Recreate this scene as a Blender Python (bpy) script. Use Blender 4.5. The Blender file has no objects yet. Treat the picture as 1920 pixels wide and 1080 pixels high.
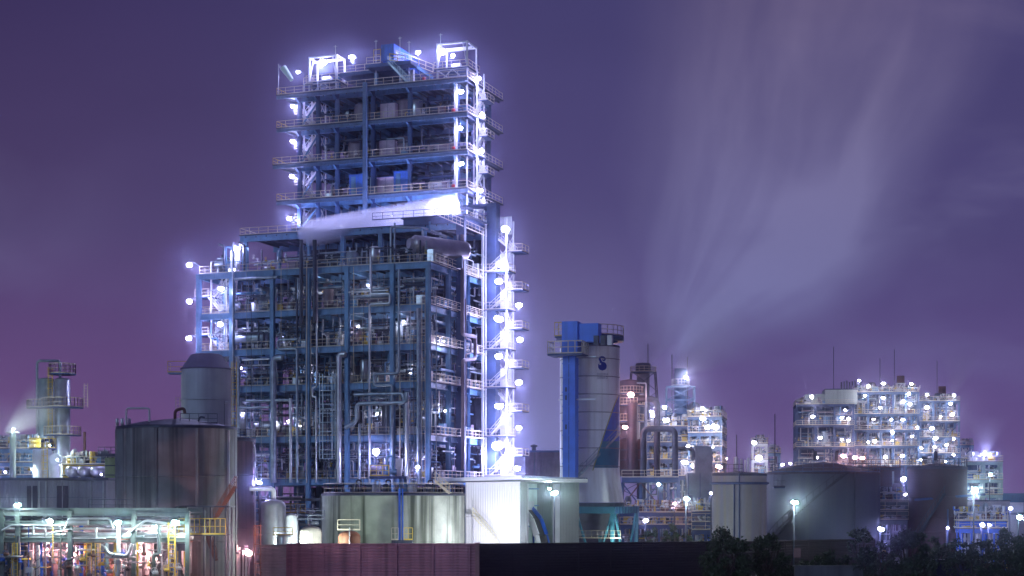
import bpy, math, random
from math import sin, cos, pi, radians, sqrt
from mathutils import Vector, Matrix
SC = bpy.context.scene
COL = SC.collection

# ---------------------------------------------------------------- camera
F = 3045.0            # focal length in photo pixels (1920 wide)
HC = 9.0              # eye height
HY = 940.0            # horizon row
HAZE, HG = 0.00032, 0.991
cam = bpy.data.cameras.new('camera'); camo = bpy.data.objects.new('camera', cam); COL.objects.link(camo)
cam.sensor_width = 36; cam.lens = 36*F/1920; cam.shift_y = (HY-540)/1920
cam.clip_start = 0.5; cam.clip_end = 6000
camo.location = (0, 0, HC); camo.rotation_euler = (pi/2, 0, 0)
SC.camera = camo
SC.render.resolution_x = 1024; SC.render.resolution_y = 576
SC.view_settings.view_transform = 'Standard'; SC.view_settings.look = 'None'
SC.view_settings.exposure = 0; SC.view_settings.gamma = 1
cy = SC.cycles if hasattr(SC, 'cycles') else None
if cy:
    cy.use_denoising = True
    cy.max_bounces = 8; cy.diffuse_bounces = 2; cy.glossy_bounces = 2; cy.volume_bounces = 6
    cy.transparent_max_bounces = 6; cy.volume_step_rate = 4; cy.volume_max_steps = 128
    cy.use_light_tree = True; cy.sample_clamp_indirect = 4

# ---------------------------------------------------------------- sky (night sky lit by the plant and town)
W = bpy.data.worlds.new('World'); SC.world = W; W.use_nodes = True
nt = W.node_tree; N = nt.nodes; L = nt.links; N.clear()
def nd(t, **k):
    n = N.new(t)
    for a, b in k.items(): setattr(n, a, b)
    return n
def mth(op, a, b=None, c=None, clamp=False):
    n = nd('ShaderNodeMath', operation=op, use_clamp=clamp)
    for i, v in enumerate((a, b, c)):
        if v is None: continue
        if isinstance(v, (int, float)): n.inputs[i].default_value = v
        else: L.new(v, n.inputs[i])
    return n.outputs[0]
def rgbmix(fac, a, b):
    n = nd('ShaderNodeMix', data_type='RGBA')
    if isinstance(fac, (int, float)): n.inputs[0].default_value = fac
    else: L.new(fac, n.inputs[0])
    for i, v in ((6, a), (7, b)):
        if isinstance(v, tuple): n.inputs[i].default_value = (*v, 1)
        else: L.new(v, n.inputs[i])
    return n.outputs[2]
tc = nd('ShaderNodeTexCoord'); sep = nd('ShaderNodeSeparateXYZ'); L.new(tc.outputs['Generated'], sep.inputs[0])
X, Y, Z = sep.outputs
ay = mth('MAXIMUM', mth('ABSOLUTE', Y), 0.05)
U = mth('DIVIDE', X, ay); V = mth('DIVIDE', Z, ay)      # azimuth / elevation of the direction
ramp = nd('ShaderNodeValToRGB'); L.new(mth('MULTIPLY', V, 2.5), ramp.inputs[0])
SKY = [(0.0, (0.27, 0.125, 0.305)), (0.2, (0.205, 0.108, 0.285)), (0.42, (0.120, 0.082, 0.210)), (0.78, (0.070, 0.050, 0.158)), (1.0, (0.052, 0.038, 0.120))]
el = ramp.color_ramp.elements
while len(el) < len(SKY): el.new(0.5)
for e, (p, c) in zip(el, SKY): e.position = p; e.color = (*c, 1)
# cloud of steam drifting up to the right: soft band with streaks along its flow
cmb = nd('ShaderNodeCombineXYZ'); L.new(U, cmb.inputs[0]); L.new(V, cmb.inputs[1])
def noise(scale, loc, rot, detail=3, dist=0.0, src=None):
    mp = nd('ShaderNodeMapping'); L.new(src or cmb.outputs[0], mp.inputs[0])
    mp.inputs['Location'].default_value = loc; mp.inputs['Rotation'].default_value = (0, 0, rot); mp.inputs['Scale'].default_value = scale
    n = nd('ShaderNodeTexNoise'); n.inputs['Scale'].default_value = 1; n.inputs['Detail'].default_value = detail; n.inputs['Distortion'].default_value = dist
    L.new(mp.outputs[0], n.inputs['Vector']); return n.outputs[0]
def smooth(v, a, b):
    n = nd('ShaderNodeMapRange', interpolation_type='SMOOTHSTEP'); L.new(v, n.inputs[0])
    if a < b: n.inputs[1].default_value = a; n.inputs[2].default_value = b
    else: n.inputs[1].default_value = b; n.inputs[2].default_value = a; n.inputs[3].default_value = 1; n.inputs[4].default_value = 0
    return n.outputs[0]
w1 = mth('MULTIPLY', mth('SUBTRACT', noise((7, 6, 1), (3, 1, 0), 0, 2), 0.5), 0.15)
du = mth('SUBTRACT', U, 0.085); dv = mth('SUBTRACT', V, 0.072)          # fan out of the stacks
th = mth('ADD', mth('ARCTAN2', dv, du), w1); rr = mth('SQRT', mth('ADD', mth('MULTIPLY', du, du), mth('MULTIPLY', dv, dv)))
thR = mth('ADD', 0.36, mth('ADD', mth('MULTIPLY', smooth(rr, 0.11, 0.24), 0.34), mth('MULTIPLY', smooth(rr, 0.2, 0.34), 0.14)))
thL = mth('SUBTRACT', 1.80, mth('MULTIPLY', smooth(rr, 0.03, 0.22), 0.22))
P_ = mth('DIVIDE', mth('SUBTRACT', th, thR), mth('SUBTRACT', thL, thR))
band = mth('MULTIPLY', smooth(P_, -0.12, 0.24), smooth(P_, 1.14, 0.5))
band = mth('MULTIPLY', band, mth('MULTIPLY', smooth(rr, 0.0, 0.05), mth('ADD', 0.62, mth('MULTIPLY', smooth(rr, 0.40, 0.16), 0.38))))
pv = nd('ShaderNodeCombineXYZ'); L.new(P_, pv.inputs[0]); L.new(rr, pv.inputs[1])
streak = noise((3.8, 4, 1), (0.3, 0, 0), 0, 4, 0.4, pv.outputs[0])
band = mth('MULTIPLY', band, mth('ADD', 0.45, mth('MULTIPLY', smooth(streak, 0.3, 0.7), 0.68)), clamp=True)
bank = mth('MULTIPLY', mth('MULTIPLY', smooth(P_, -0.08, 0.22), smooth(P_, 0.85, 0.25)), mth('MULTIPLY', smooth(rr, 0.005, 0.04), smooth(rr, 0.22, 0.12)))
band = mth('ADD', band, mth('MULTIPLY', mth('MULTIPLY', bank, smooth(noise((11, 16, 1), (5, 2, 0), 0.5, 4, 0.6), 0.3, 0.68)), 0.40), clamp=True)
wisp = mth('MULTIPLY', smooth(noise((6, 16, 1), (1.3, 4.2, 0), -0.6, 4, 0.6), 0.45, 0.8), smooth(U, 0.08, 0.2))
wisp = mth('MULTIPLY', wisp, mth('MULTIPLY', smooth(V, 0.04, 0.10), 0.32))
hz = mth('MULTIPLY', mth('MULTIPLY', smooth(U, -0.04, 0.02), smooth(U, 0.13, 0.04)), mth('MULTIPLY', smooth(V, 0.21, 0.08), 0.5))
wl = mth('MULTIPLY', smooth(noise((6, 9, 1), (8.3, 2.2, 0), 0.7, 4, 0.5), 0.45, 0.8), smooth(U, -0.2, -0.33))
wl = mth('MULTIPLY', wl, 0.30)
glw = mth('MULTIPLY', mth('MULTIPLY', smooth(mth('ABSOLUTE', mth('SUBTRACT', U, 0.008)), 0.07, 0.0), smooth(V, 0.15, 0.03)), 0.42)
hz = mth('ADD', hz, glw)  # lamp glow right of the tower, put into the sky colour
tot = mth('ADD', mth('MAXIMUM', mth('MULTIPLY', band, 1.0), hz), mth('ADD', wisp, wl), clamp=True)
cloudc = nd('ShaderNodeValToRGB'); L.new(mth('MULTIPLY', V, 3.2), cloudc.inputs[0])
cloudc.color_ramp.elements[0].color = (0.33, 0.35, 0.68, 1); cloudc.color_ramp.elements[1].color = (0.25, 0.20, 0.37, 1)
base = rgbmix(mth('MULTIPLY', smooth(U, -0.33, 0.1), 0.95), ramp.outputs[0], rgbmix(1.0, ramp.outputs[0], rgbmix(0.42, ramp.outputs[0], (0.12, 0.12, 0.34))))
skyc0 = rgbmix(tot, base, cloudc.outputs[0])
mot = mth('ADD', 0.86, mth('MULTIPLY', noise((5, 9, 1), (2, 7, 0), 0.3, 3, 0.4), 0.28))
vm = nd('ShaderNodeVectorMath', operation='SCALE'); L.new(skyc0, vm.inputs[0]); L.new(mot, vm.inputs[3]); skyc = vm.outputs[0]
bg = nd('ShaderNodeBackground'); L.new(skyc, bg.inputs[0]); bg.inputs[1].default_value = 0.68
wo = nd('ShaderNodeOutputWorld'); L.new(bg.outputs[0], wo.inputs[0])

# ---------------------------------------------------------------- weak soft key from the town behind the viewer
sl = bpy.data.lights.new('sun', 'SUN'); sl.energy = 0.72; sl.angle = radians(25); sl.color = (0.50, 0.74, 1.0)
so = bpy.data.objects.new('sun', sl); COL.objects.link(so)
so.rotation_euler = Vector((0.62, 0.70, -0.30)).to_track_quat('-Z', 'Y').to_euler()

# ---------------------------------------------------------------- materials
MATS = {}
def mat(name, col, rough=0.6, metal=0.0, var=0.25, scale=0.6, streak=0.0, col2=None, bump=0.0):
    if name in MATS: return MATS[name]
    m = bpy.data.materials.new(name); m.use_nodes = True; MATS[name] = m
    t = m.node_tree; b = t.nodes['Principled BSDF']
    b.inputs['Roughness'].default_value = rough; b.inputs['Metallic'].default_value = metal
    co = t.nodes.new('ShaderNodeTexCoord')
    def nz(sc, loc, detail=4):
        mp = t.nodes.new('ShaderNodeMapping'); t.links.new(co.outputs['Object'], mp.inputs[0])
        mp.inputs['Scale'].default_value = sc; mp.inputs['Location'].default_value = loc
        n = t.nodes.new('ShaderNodeTexNoise'); n.inputs['Scale'].default_value = 1; n.inputs['Detail'].default_value = detail
        t.links.new(mp.outputs[0], n.inputs['Vector']); return n.outputs[0]
    def mixc(f, a, c):
        n = t.nodes.new('ShaderNodeMix'); n.data_type = 'RGBA'; t.links.new(f, n.inputs[0])
        for i, v in ((6, a), (7, c)):
            if isinstance(v, tuple): n.inputs[i].default_value = (*v, 1)
            else: t.links.new(v, n.inputs[i])
        return n.outputs[2]
    def rng(v, a, c):
        n = t.nodes.new('ShaderNodeMapRange'); t.links.new(v, n.inputs[0]); n.inputs[1].default_value = a; n.inputs[2].default_value = c
        return n.outputs[0]
    dark = tuple(c*(1-var) for c in col); lite = tuple(min(1, c*(1+var)) for c in col)
    out = mixc(rng(nz((scale,)*3, (1, 2, 3)), 0.3, 0.7), dark, lite)
    if streak > 0:
        c2 = col2 or tuple(c*0.25 for c in col)
        s1 = rng(nz((1.3, 1.3, 0.04), (5, 1, 0), 6), 0.47, 0.66)
        n = t.nodes.new('ShaderNodeMath'); n.operation = 'MULTIPLY'; t.links.new(s1, n.inputs[0]); n.inputs[1].default_value = streak
        out = mixc(n.outputs[0], out, c2)
    t.links.new(out, b.inputs['Base Color'])
    if bump:
        bm = t.nodes.new('ShaderNodeBump'); bm.inputs['Strength'].default_value = bump; bm.inputs['Distance'].default_value = 0.05
        t.links.new(nz((3, 3, 3), (0, 0, 0)), bm.inputs['Height']); t.links.new(bm.outputs[0], b.inputs['Normal'])
    return m
def emit(name, col, st):
    if name in MATS: return MATS[name]
    m = bpy.data.materials.new(name); m.use_nodes = True; MATS[name] = m
    b = m.node_tree.nodes['Principled BSDF']; b.inputs['Base Color'].default_value = (0.8, 0.8, 0.8, 1)
    b.inputs['Emission Color'].default_value = (*col, 1); b.inputs['Emission Strength'].default_value = st
    m.cycles.emission_sampling = 'NONE'
    return m
BLUE = mat('blue steel paint', (0.095, 0.22, 0.40), 0.5, 0, 0.3, 0.5, 0.5, (0.05, 0.09, 0.16))
BLUEB = mat('bright blue paint', (0.02, 0.11, 0.55), 0.45, 0, 0.25, 0.8, 0.3)
NAVY = mat('dark blue steel', (0.030, 0.060, 0.16), 0.55, 0, 0.3)
GREYP = mat('grey pipe lagging', (0.26, 0.31, 0.36), 0.34, 0.4, 0.3, 1.2)
DPIPE = mat('dull dark pipe', (0.04, 0.047, 0.075), 0.5, 0.1, 0.4, 1.0)
ALU = mat('aluminium cladding', (0.48, 0.50, 0.53), 0.3, 0.7, 0.2, 0.7)
RAIL = mat('cream railing paint', (0.55, 0.48, 0.36), 0.5, 0, 0.2)
YEL = mat('yellow safety paint', (0.55, 0.38, 0.05), 0.5, 0, 0.25)
WHT = mat('white steel paint', (0.50, 0.51, 0.56), 0.5, 0, 0.15)
EDGE = mat('blue grey deck edge', (0.07, 0.12, 0.21), 0.55, 0, 0.25, 0.8, 0.3)
DECK = mat('dark grating', (0.035, 0.04, 0.07), 0.7, 0, 0.3)
MIDB = mat('mid blue frame paint', (0.045, 0.10, 0.21), 0.5, 0, 0.3, 0.5, 0.4)
ELEV = mat('vivid blue shaft paint', (0.07, 0.20, 0.80), 0.45, 0, 0.12, 0.6, 0.15)
DARK = mat('near black steel', (0.022, 0.025, 0.045), 0.6, 0, 0.5, 0.8)  # near black; also on the added backing panels
TAN = mat('dull pinkish cladding', (0.22, 0.17, 0.20), 0.6, 0, 0.25, 0.5, 0.3)
RUST = mat('rusty brown steel', (0.13, 0.055, 0.045), 0.7, 0, 0.4, 0.7, 0.5)
RED = mat('red enamel', (0.5, 0.02, 0.03), 0.4, 0, 0.1)
GRN = mat('grey green steel', (0.10, 0.13, 0.135), 0.5, 0, 0.25, 0.8, 0.3)
CONC = mat('stained grey shell', (0.16, 0.168, 0.185), 0.75, 0, 0.3, 0.35, 0.75, (0.018, 0.016, 0.022), 0.3)
BLK = mat('black rubber belt', (0.02, 0.02, 0.02), 0.7)
E_W = emit('lamp glass violet white', (0.80, 0.80, 1.0), 40)
E_N = emit('lamp glass neutral white', (0.95, 0.93, 1.0), 40)
E_G = emit('lamp glass green white', (0.55, 1.0, 0.85), 40)
E_P = emit('lamp glass orange pink', (1.0, 0.52, 0.45), 40)

# ---------------------------------------------------------------- mesh building
class MB:
    def __init__(s): s.v = []; s.f = []; s.s = []
    def add(s, v, f, sm=False):
        o = len(s.v); s.v += [tuple(p) for p in v]; s.f += [tuple(i+o for i in q) for q in f]; s.s += [sm]*len(f); return s
    def merge(s, o): return s.add2(o)
    def add2(s, o):
        k = len(s.v); s.v += o.v; s.f += [tuple(i+k for i in q) for q in o.f]; s.s += o.s; return s
    def box(s, x0, x1, y0, y1, z0, z1):
        v = [(x, y, z) for z in (z0, z1) for y in (y0, y1) for x in (x0, x1)]
        return s.add(v, [(0, 2, 3, 1), (4, 5, 7, 6), (0, 1, 5, 4), (2, 6, 7, 3), (0, 4, 6, 2), (1, 3, 7, 5)])
    def bar(s, p, q, w, h=None):
        h = h or w; p = Vector(p); q = Vector(q); d = q-p
        if d.length < 1e-6: return s
        d.normalize(); up = Vector((0, 0, 1)) if abs(d.z) < 0.95 else Vector((0, 1, 0))
        a = d.cross(up).normalized()*(w/2); b = a.cross(d).normalized()*(h/2)
        v = [c+i*a+j*b for c in (p, q) for i, j in ((-1, -1), (1, -1), (1, 1), (-1, 1))]
        return s.add(v, [(0, 1, 2, 3), (7, 6, 5, 4), (0, 4, 5, 1), (1, 5, 6, 2), (2, 6, 7, 3), (3, 7, 4, 0)])
    def ibeam(s, p, q, w, h):
        up = Vector((0, 0, h/2-0.04)); p = Vector(p); q = Vector(q)
        s.bar(p+up, q+up, w, 0.09); s.bar(p-up, q-up, w, 0.09); s.bar(p, q, 0.07, h-0.17)
        return s
    def tube(s, pts, r, n=10, bend=None):
        P = [Vector(p) for p in pts]; bend = bend if bend is not None else r*2.2
        if len(P) > 2 and bend > 0:
            Q = [P[0]]
            for i in range(1, len(P)-1):
                a = P[i-1]-P[i]; c = P[i+1]-P[i]; m = min(bend, a.length*0.45, c.length*0.45)
                a = P[i]+a.normalized()*m; c = P[i]+c.normalized()*m
                for k in range(5):
                    t = k/4; Q.append((1-t)**2*a+2*t*(1-t)*P[i]+t*t*c)
            Q.append(P[-1]); P = Q
        ring = []; ref = None
        for i, p in enumerate(P):
            d = (P[min(i+1, len(P)-1)]-P[max(i-1, 0)]).normalized()
            if ref is None:
                ref = Vector((0, 0, 1)) if abs(d.z) < 0.9 else Vector((1, 0, 0))
            a = (ref-d*ref.dot(d)).normalized(); ref = a; b = d.cross(a)
            ring.append([p+r*(cos(2*pi*k/n)*a+sin(2*pi*k/n)*b) for k in range(n)])
        v = [p for R in ring for p in R]; f = []
        for i in range(len(P)-1):
            for k in range(n):
                f.append((i*n+k, i*n+(k+1) % n, (i+1)*n+(k+1) % n, (i+1)*n+k))
        s.add(v, f, True)
        s.add(ring[0], [tuple(range(n))[::-1]]); s.add(ring[-1], [tuple(range(n))])
        return s
    def lathe(s, c, prof, n=32, axis='z', a0=0, a1=2*pi):
        c = Vector(c); v = []; full = abs(a1-a0-2*pi) < 1e-6; m = n if full else n+1
        for r, h in prof:
            for k in range(m):
                a = a0+(a1-a0)*k/n; x, y = r*cos(a), r*sin(a)
                v.append(c+(Vector((x, y, h)) if axis == 'z' else Vector((h, x, y)) if axis == 'x' else Vector((x, h, y))))
        f = []
        for i in range(len(prof)-1):
            for k in range(n):
                k2 = (k+1) % m if full else k+1
                f.append((i*m+k, i*m+k2, (i+1)*m+k2, (i+1)*m+k) if axis != 'y' else (i*m+k, (i+1)*m+k, (i+1)*m+k2, i*m+k2))
        return s.add(v, f, True)
    def drum(s, p, q, r, n=20):
        """capsule-ended vessel from p to q"""
        p = Vector(p); q = Vector(q); d = (q-p); ln = d.length; d.normalize()
        up = Vector((0, 0, 1)) if abs(d.z) < 0.9 else Vector((1, 0, 0)); a = d.cross(up).normalized(); b = a.cross(d)
        prof = [(0.02, -r*0.45), (0.55*r, -r*0.36), (0.87*r, -r*0.2), (r, 0), (r, ln), (0.87*r, ln+r*0.2), (0.55*r, ln+r*0.36), (0.02, ln+r*0.45)]
        v = [p+d*h+rr*(cos(2*pi*k/n)*a+sin(2*pi*k/n)*b) for rr, h in prof for k in range(n)]
        f = [(i*n+k, (i+1)*n+k, (i+1)*n+(k+1) % n, i*n+(k+1) % n) for i in range(len(prof)-1) for k in range(n)]
        return s.add(v, [q[::-1] for q in f], True)
    def rail(s, pts, h=1.1, t=0.06, step=1.6, kick=True):
        for p, q in zip(pts, pts[1:]):
            p = Vector(p); q = Vector(q); n = max(1, int((q-p).length/step+0.5)); u = Vector((0, 0, 1))
            for k in range(n+1):
                c = p.lerp(q, k/n); s.bar(c, c+u*h, t)
            s.bar(p+u*h, q+u*h, t*1.2); s.bar(p+u*h*0.52, q+u*h*0.52, t*0.8)
            if kick: s.bar(p+u*0.08, q+u*0.08, 0.03, 0.14)
        return s
    def stair(s, p, q, w=0.9, side=(0, 1, 0), rail=True, t=0.06):
        """flight from foot p to head q; side = direction across the flight"""
        p = Vector(p); q = Vector(q); sd = Vector(side)*w/2; n = max(3, int(abs(q.z-p.z)/0.24))
        for sg in (-1, 1):
            s.bar(p+sg*sd, q+sg*sd, 0.06, 0.26)
            if rail:
                u = Vector((0, 0, 1.0)); s.bar(p+sg*sd+u, q+sg*sd+u, t); s.bar(p+sg*sd+u*.5, q+sg*sd+u*.5, t*.7)
                for k in range(5):
                    c = p.lerp(q, k/4)+sg*sd; s.bar(c, c+u, t)
        run = (q-p); run.z = 0; run = run.normalized()*0.26 if run.length > 0.01 else Vector((0.2, 0, 0))
        for k in range(1, n):
            c = p.lerp(q, k/n); s.bar(c-sd, c+sd, 0.24, 0.04)
        return s
    def ladder(s, p, h, w=0.5, cage=True, d=(0, -1, 0), side=(1, 0, 0)):
        p = Vector(p); sd = Vector(side)*w/2; d = Vector(d); u = Vector((0, 0, 1))
        for sg in (-1, 1): s.bar(p+sg*sd, p+sg*sd+u*h, 0.06)
        k = 0.3
        while k < h: s.bar(p-sd+u*k, p+sd+u*k, 0.035); k += 0.4
        if cage:
            k = 2.2
            while k < h:
                pts = [p+u*k+Vector(side)*0.38*cos(a)+d*(0.15+0.6*sin(a)) for a in [pi*j/6 for j in range(7)]]
                for a, b in zip(pts, pts[1:]): s.bar(a, b, 0.04, 0.06)
                k += 0.9
            for j in (1, 3, 5):
                a = pi*j/6; c = p+Vector(side)*0.38*cos(a)+d*(0.15+0.6*sin(a)); s.bar(c+u*2.2, c+u*h, 0.04)
        return s
    def corr(s, p, q, z0, z1, pitch=0.3, depth=0.06, horiz=False):
        """corrugated sheet standing on p-q"""
        p = Vector((p[0], p[1], 0)); q = Vector((q[0], q[1], 0)); d = (q-p); ln = d.length; d.normalize(); nrm = Vector((d.y, -d.x, 0))
        prof = []; tot = (z1-z0) if horiz else ln; k = 0.0
        while k < tot-1e-4:
            for fr, o in ((0, 0), (0.45, 0), (0.55, 1), (0.9, 1)):
                if k+fr*pitch <= tot: prof.append((k+fr*pitch, o*depth))
            k += pitch
        prof.append((tot, 0)); v = []
        for a, o in prof:
            if horiz: v += [p+nrm*o+Vector((0, 0, z0+a)), q+nrm*o+Vector((0, 0, z0+a))]
            else: v += [p+d*a+nrm*o+Vector((0, 0, z0)), p+d*a+nrm*o+Vector((0, 0, z1))]
        f = [(2*i, 2*i+1, 2*i+3, 2*i+2) for i in range(len(prof)-1)]
        if not horiz: f = [q[::-1] for q in f]
        return s.add(v, f)
    def build(s, name, m, parent=None, kind=None):
        me = bpy.data.meshes.new(name); me.from_pydata(s.v, [], s.f)
        me.polygons.foreach_set('use_smooth', s.s); me.materials.append(m); me.update()
        o = bpy.data.objects.new(name, me); COL.objects.link(o)
        if parent: o.parent = parent
        if kind: o['kind'] = kind
        return o

class Fr:
    """a plan frame: corner at (cx,cy), ex runs right along the front, ey runs away from the viewer"""
    def __init__(s, px, d, deg):
        s.cx = (px-960)/F*d; s.cy = d; s.a = radians(deg)
    def loc(s, px, py, ly):
        t = (px-960)/F; q = (HY-py)/F; sa, ca = sin(s.a), cos(s.a)
        Yw = (ly+s.cx*sa+s.cy*ca)/(t*sa+ca); Xw = t*Yw
        return Vector(((Xw-s.cx)*ca-(Yw-s.cy)*sa, ly, HC+q*Yw))
    def side(s, px, lx=0):
        t = (px-960)/F; sa, ca = sin(s.a), cos(s.a)   # solve for ly at lx
        return (t*(s.cy-lx*sa)-s.cx-lx*ca)/(sa-t*ca)
    def world(s, v):
        sa, ca = sin(s.a), cos(s.a)
        return Vector((s.cx+v[0]*ca+v[1]*sa, s.cy-v[0]*sa+v[1]*ca, v[2]))
    def empty(s, name, **k):
        o = bpy.data.objects.new(name, None); COL.objects.link(o); o.location = (s.cx, s.cy, 0); o.rotation_euler = (0, 0, -s.a)
        tag(o, **k); return o
def at(px, py, d): return Vector(((px-960)/F*d, d, HC+(HY-py)/F*d))
def tag(o, label=None, cat=None, group=None, kind=None):
    if label: o['label'] = label
    if cat: o['category'] = cat
    if group: o['group'] = group
    if kind: o['kind'] = kind
    return o
def empty(name, loc, rz=0, **k):
    o = bpy.data.objects.new(name, None); COL.objects.link(o); o.location = loc; o.rotation_euler = (0, 0, rz); tag(o, **k); return o

class Coll:
    """loose items of one structure: the 90 largest of a kind become parts, the rest one part"""
    def __init__(s): s.it = {}
    def add(s, name, size, mb, m): s.it.setdefault(name, []).append((size, mb, m))
    def flush(s, parent, cap=90):
        for name, li in s.it.items():
            li.sort(key=lambda t: -t[0])
            for _, mb, m in li[:cap]: mb.build(name, m, parent)
            rest = {}
            for _, mb, m in li[cap:]: rest.setdefault(m.name, (MB(), m))[0].add2(mb)
            for k, (mb, m) in rest.items(): mb.build(name+'_run', m, parent, 'stuff')

def clutter(co, R, x0, x1, y0, y1, z0, z1, dens=1.0, mats=None, k=1.0):
    """pipes, vessels, valves and cabinets filling one bay of a process structure"""
    w = x1-x0; d = y1-y0; h = z1-z0
    mats = mats or [GREYP, GREYP, DPIPE, DPIPE, ALU, BLUE]
    U_ = R.uniform
    for i in range(int(4*dens+R.random())):                       # pipe runs under the floor above
        y = U_(y0+.3, y0+d*0.75); z = z1-U_(0.9, h*0.55); r = R.choice((.06, .09, .12, .18))*k
        a = x0+U_(-0.5, w*0.3); b = x1-U_(-0.5, w*0.3); pts = [(a, y, z), (b, y, z)]
        if R.random() < .5: pts.append((b, y, z+R.choice((-1, 1))*U_(.8, h*.45)))
        if R.random() < .4: pts.insert(0, (a, y+U_(.5, 1.5), z))
        co.add('pipe', r*(b-a), MB().tube(pts, r, 8), R.choice(mats))
    for i in range(int(4*dens+R.random())):                       # risers
        x = U_(x0+.3, x1-.3); y = U_(y0+.2, y0+d*.7); r = R.choice((.04, .06, .09, .14))*k; pts = [(x, y, z0+.1), (x, y, z1-.2)]
        if R.random() < .5:
            s_ = R.choice((-1, 1))*U_(.5, 1.3); zm = z0+h*U_(.3, .7); pts = [(x, y, z0+.1), (x, y, zm), (x+s_, y, zm), (x+s_, y, z1-.2)]
        co.add('pipe', r*h*.6, MB().tube(pts, r, 8), R.choice(mats))
    if R.random() < .65*dens:                                     # vessel
        r = U_(.5, 1.1)*k; y = U_(y0+1.5, y0+d*.8)
        if R.random() < .5:
            x = U_(x0+r+.3, x1-r-.3); mb = MB().drum((x, y, z0+.8), (x, y, z0+min(h*.75, 4*r+1)), r)
            for a in (0, 2.1, 4.2): mb.bar((x+r*.8*cos(a), y+r*.8*sin(a), z0), (x+r*.8*cos(a), y+r*.8*sin(a), z0+1), .15)
        else:
            r *= .8; a = x0+w*.15; b = x1-w*.15; mb = MB().drum((a+r*.4, y, z0+r+.9), (b-r*.4, y, z0+r+.9), r)
            for q in (.25, .75): mb.box(a+(b-a)*q-.15, a+(b-a)*q+.15, y-r*.8, y+r*.8, z0, z0+r+.4)
        co.add('vessel', r*2, mb, R.choice((GREYP, DPIPE, TAN, ALU)))
    for i in range(int(2*dens+R.random())):                       # cabinets, motors, pumps
        x = U_(x0+.5, x1-1.4); y = U_(y0+.4, y0+d*.6); a = U_(.5, 1.3)*k; hh = U_(.7, 2.0)*k
        mb = MB()
        if R.random() < .5: mb.box(x, x+a, y, y+a*.7, z0+.15, z0+hh); mb.box(x-.05, x+a+.05, y-.05, y+a*.7+.05, z0+hh, z0+hh+.06); mb.box(x+.1, x+a-.1, y-.03, y, z0+hh*.3, z0+hh*.85)
        else: mb.drum((x, y, z0+.6), (x+a, y, z0+.6), .3*k, 12); mb.box(x, x+a, y-.25, y+.25, z0, z0+.3); mb.tube([(x+a*.5, y, z0+.8), (x+a*.5, y, z0+1.5), (x+a*.5+.5, y, z0+1.5)], .07, 6)
        co.add('machine', a*hh, mb, R.choice((TAN, DPIPE, ALU, WHT, RUST, BLUE, YEL)))
    for i in range(int(3*dens+R.random())):                       # valves with hand wheels
        x = U_(x0+.3, x1-.3); y = U_(y0+.1, y0+d*.4); z = z0+U_(.8, h*.6); r = .16*k; mb = MB()
        mb.drum((x-r, y, z), (x+r, y, z), r*.9, 8); mb.bar((x, y, z), (x, y-.1, z+.45*k), .05)
        for j in range(8):
            a = 2*pi*j/8; b_ = 2*pi*(j+1)/8; mb.bar((x+r*1.2*cos(a), y-.1, z+.45*k+r*.9*sin(a)), (x+r*1.2*cos(b_), y-.1, z+.45*k+r*.9*sin(b_)), .035)
        co.add('valve', r, mb, R.choice((WHT, DPIPE, YEL, ALU)))

def steelwork(E, xs, ys, zs, cw=.6, bh=.8, mc=None, mb_=None, deck=True, rails=True, brace=(), skip=None, ov=0.0, railm=None, cross=True, decky=None):
    mc = mc or BLUE; mb_ = mb_ or BLUE; top = zs[-1]
    for y in ys:
        for x in xs:
            m = MB(); g = cw*.5
            m.box(x-g, x+g, y-g, y-g+.07, 0, top); m.box(x-g, x+g, y+g-.07, y+g, 0, top); m.box(x-.05, x+.05, y-g+.07, y+g-.07, 0, top)
            for z in zs: m.box(x-g-.04, x+g+.04, y-g-.03, y-g, z-bh*.75, z+bh*.1-.1)
            m.build('column', mc, E)
    for z in zs:
        for y in ys:
            m = MB()
            for a, b in zip(xs, xs[1:]): m.ibeam((a+cw*.5, y, z-bh/2), (b-cw*.5, y, z-bh/2), cw*.6, bh)
            if ov: m.ibeam((xs[0]-cw*.5, y, z-bh/2), (xs[0]-ov, y, z-bh/2), cw*.6, bh*.7); m.ibeam((xs[-1]+cw*.5, y, z-bh/2), (xs[-1]+ov, y, z-bh/2), cw*.6, bh*.7)
            m.build('beam', mb_, E)
        if cross:
            for x in xs:
                m = MB()
                for a, b in zip(ys, ys[1:]): m.ibeam((x, a+cw*.5, z-bh/2), (x, b-cw*.5, z-bh/2), cw*.55, bh*.9)
                m.build('cross_beam', mb_, E)
        if deck:
            m = MB(); y0 = ys[0]-.35 if decky is None else decky; m.box(xs[0]-ov-.3, xs[-1]+ov+.3, y0, ys[-1]+.3, z+.015, z+.09)
            n = int((xs[-1]-xs[0])/1.5)
            for i in range(n): x = xs[0]+(i+.5)*(xs[-1]-xs[0])/n; m.box(x-.06, x+.06, ys[0]+.4, ys[-1]-.4, z-.3, z+.012)
            m.build('floor_deck', DECK, E)
        if rails:
            y0 = ys[0]-.3 if decky is None else decky+.05
            MB().rail([(xs[0]-ov-.2, y0, z+.1), (xs[-1]+ov+.2, y0, z+.1)]).build('railing', railm or RAIL, E)
            MB().rail([(xs[-1]+ov+.2, y0, z+.1), (xs[-1]+ov+.2, ys[-1]+.2, z+.1)]).build('railing', railm or RAIL, E)
            MB().rail([(xs[0]-ov-.2, y0, z+.1), (xs[0]-ov-.2, ys[-1]+.2, z+.1)]).build('railing', railm or RAIL, E)
    for (p, q) in brace: MB().bar(p, q, .25).build('brace', mb_, E)

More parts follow.
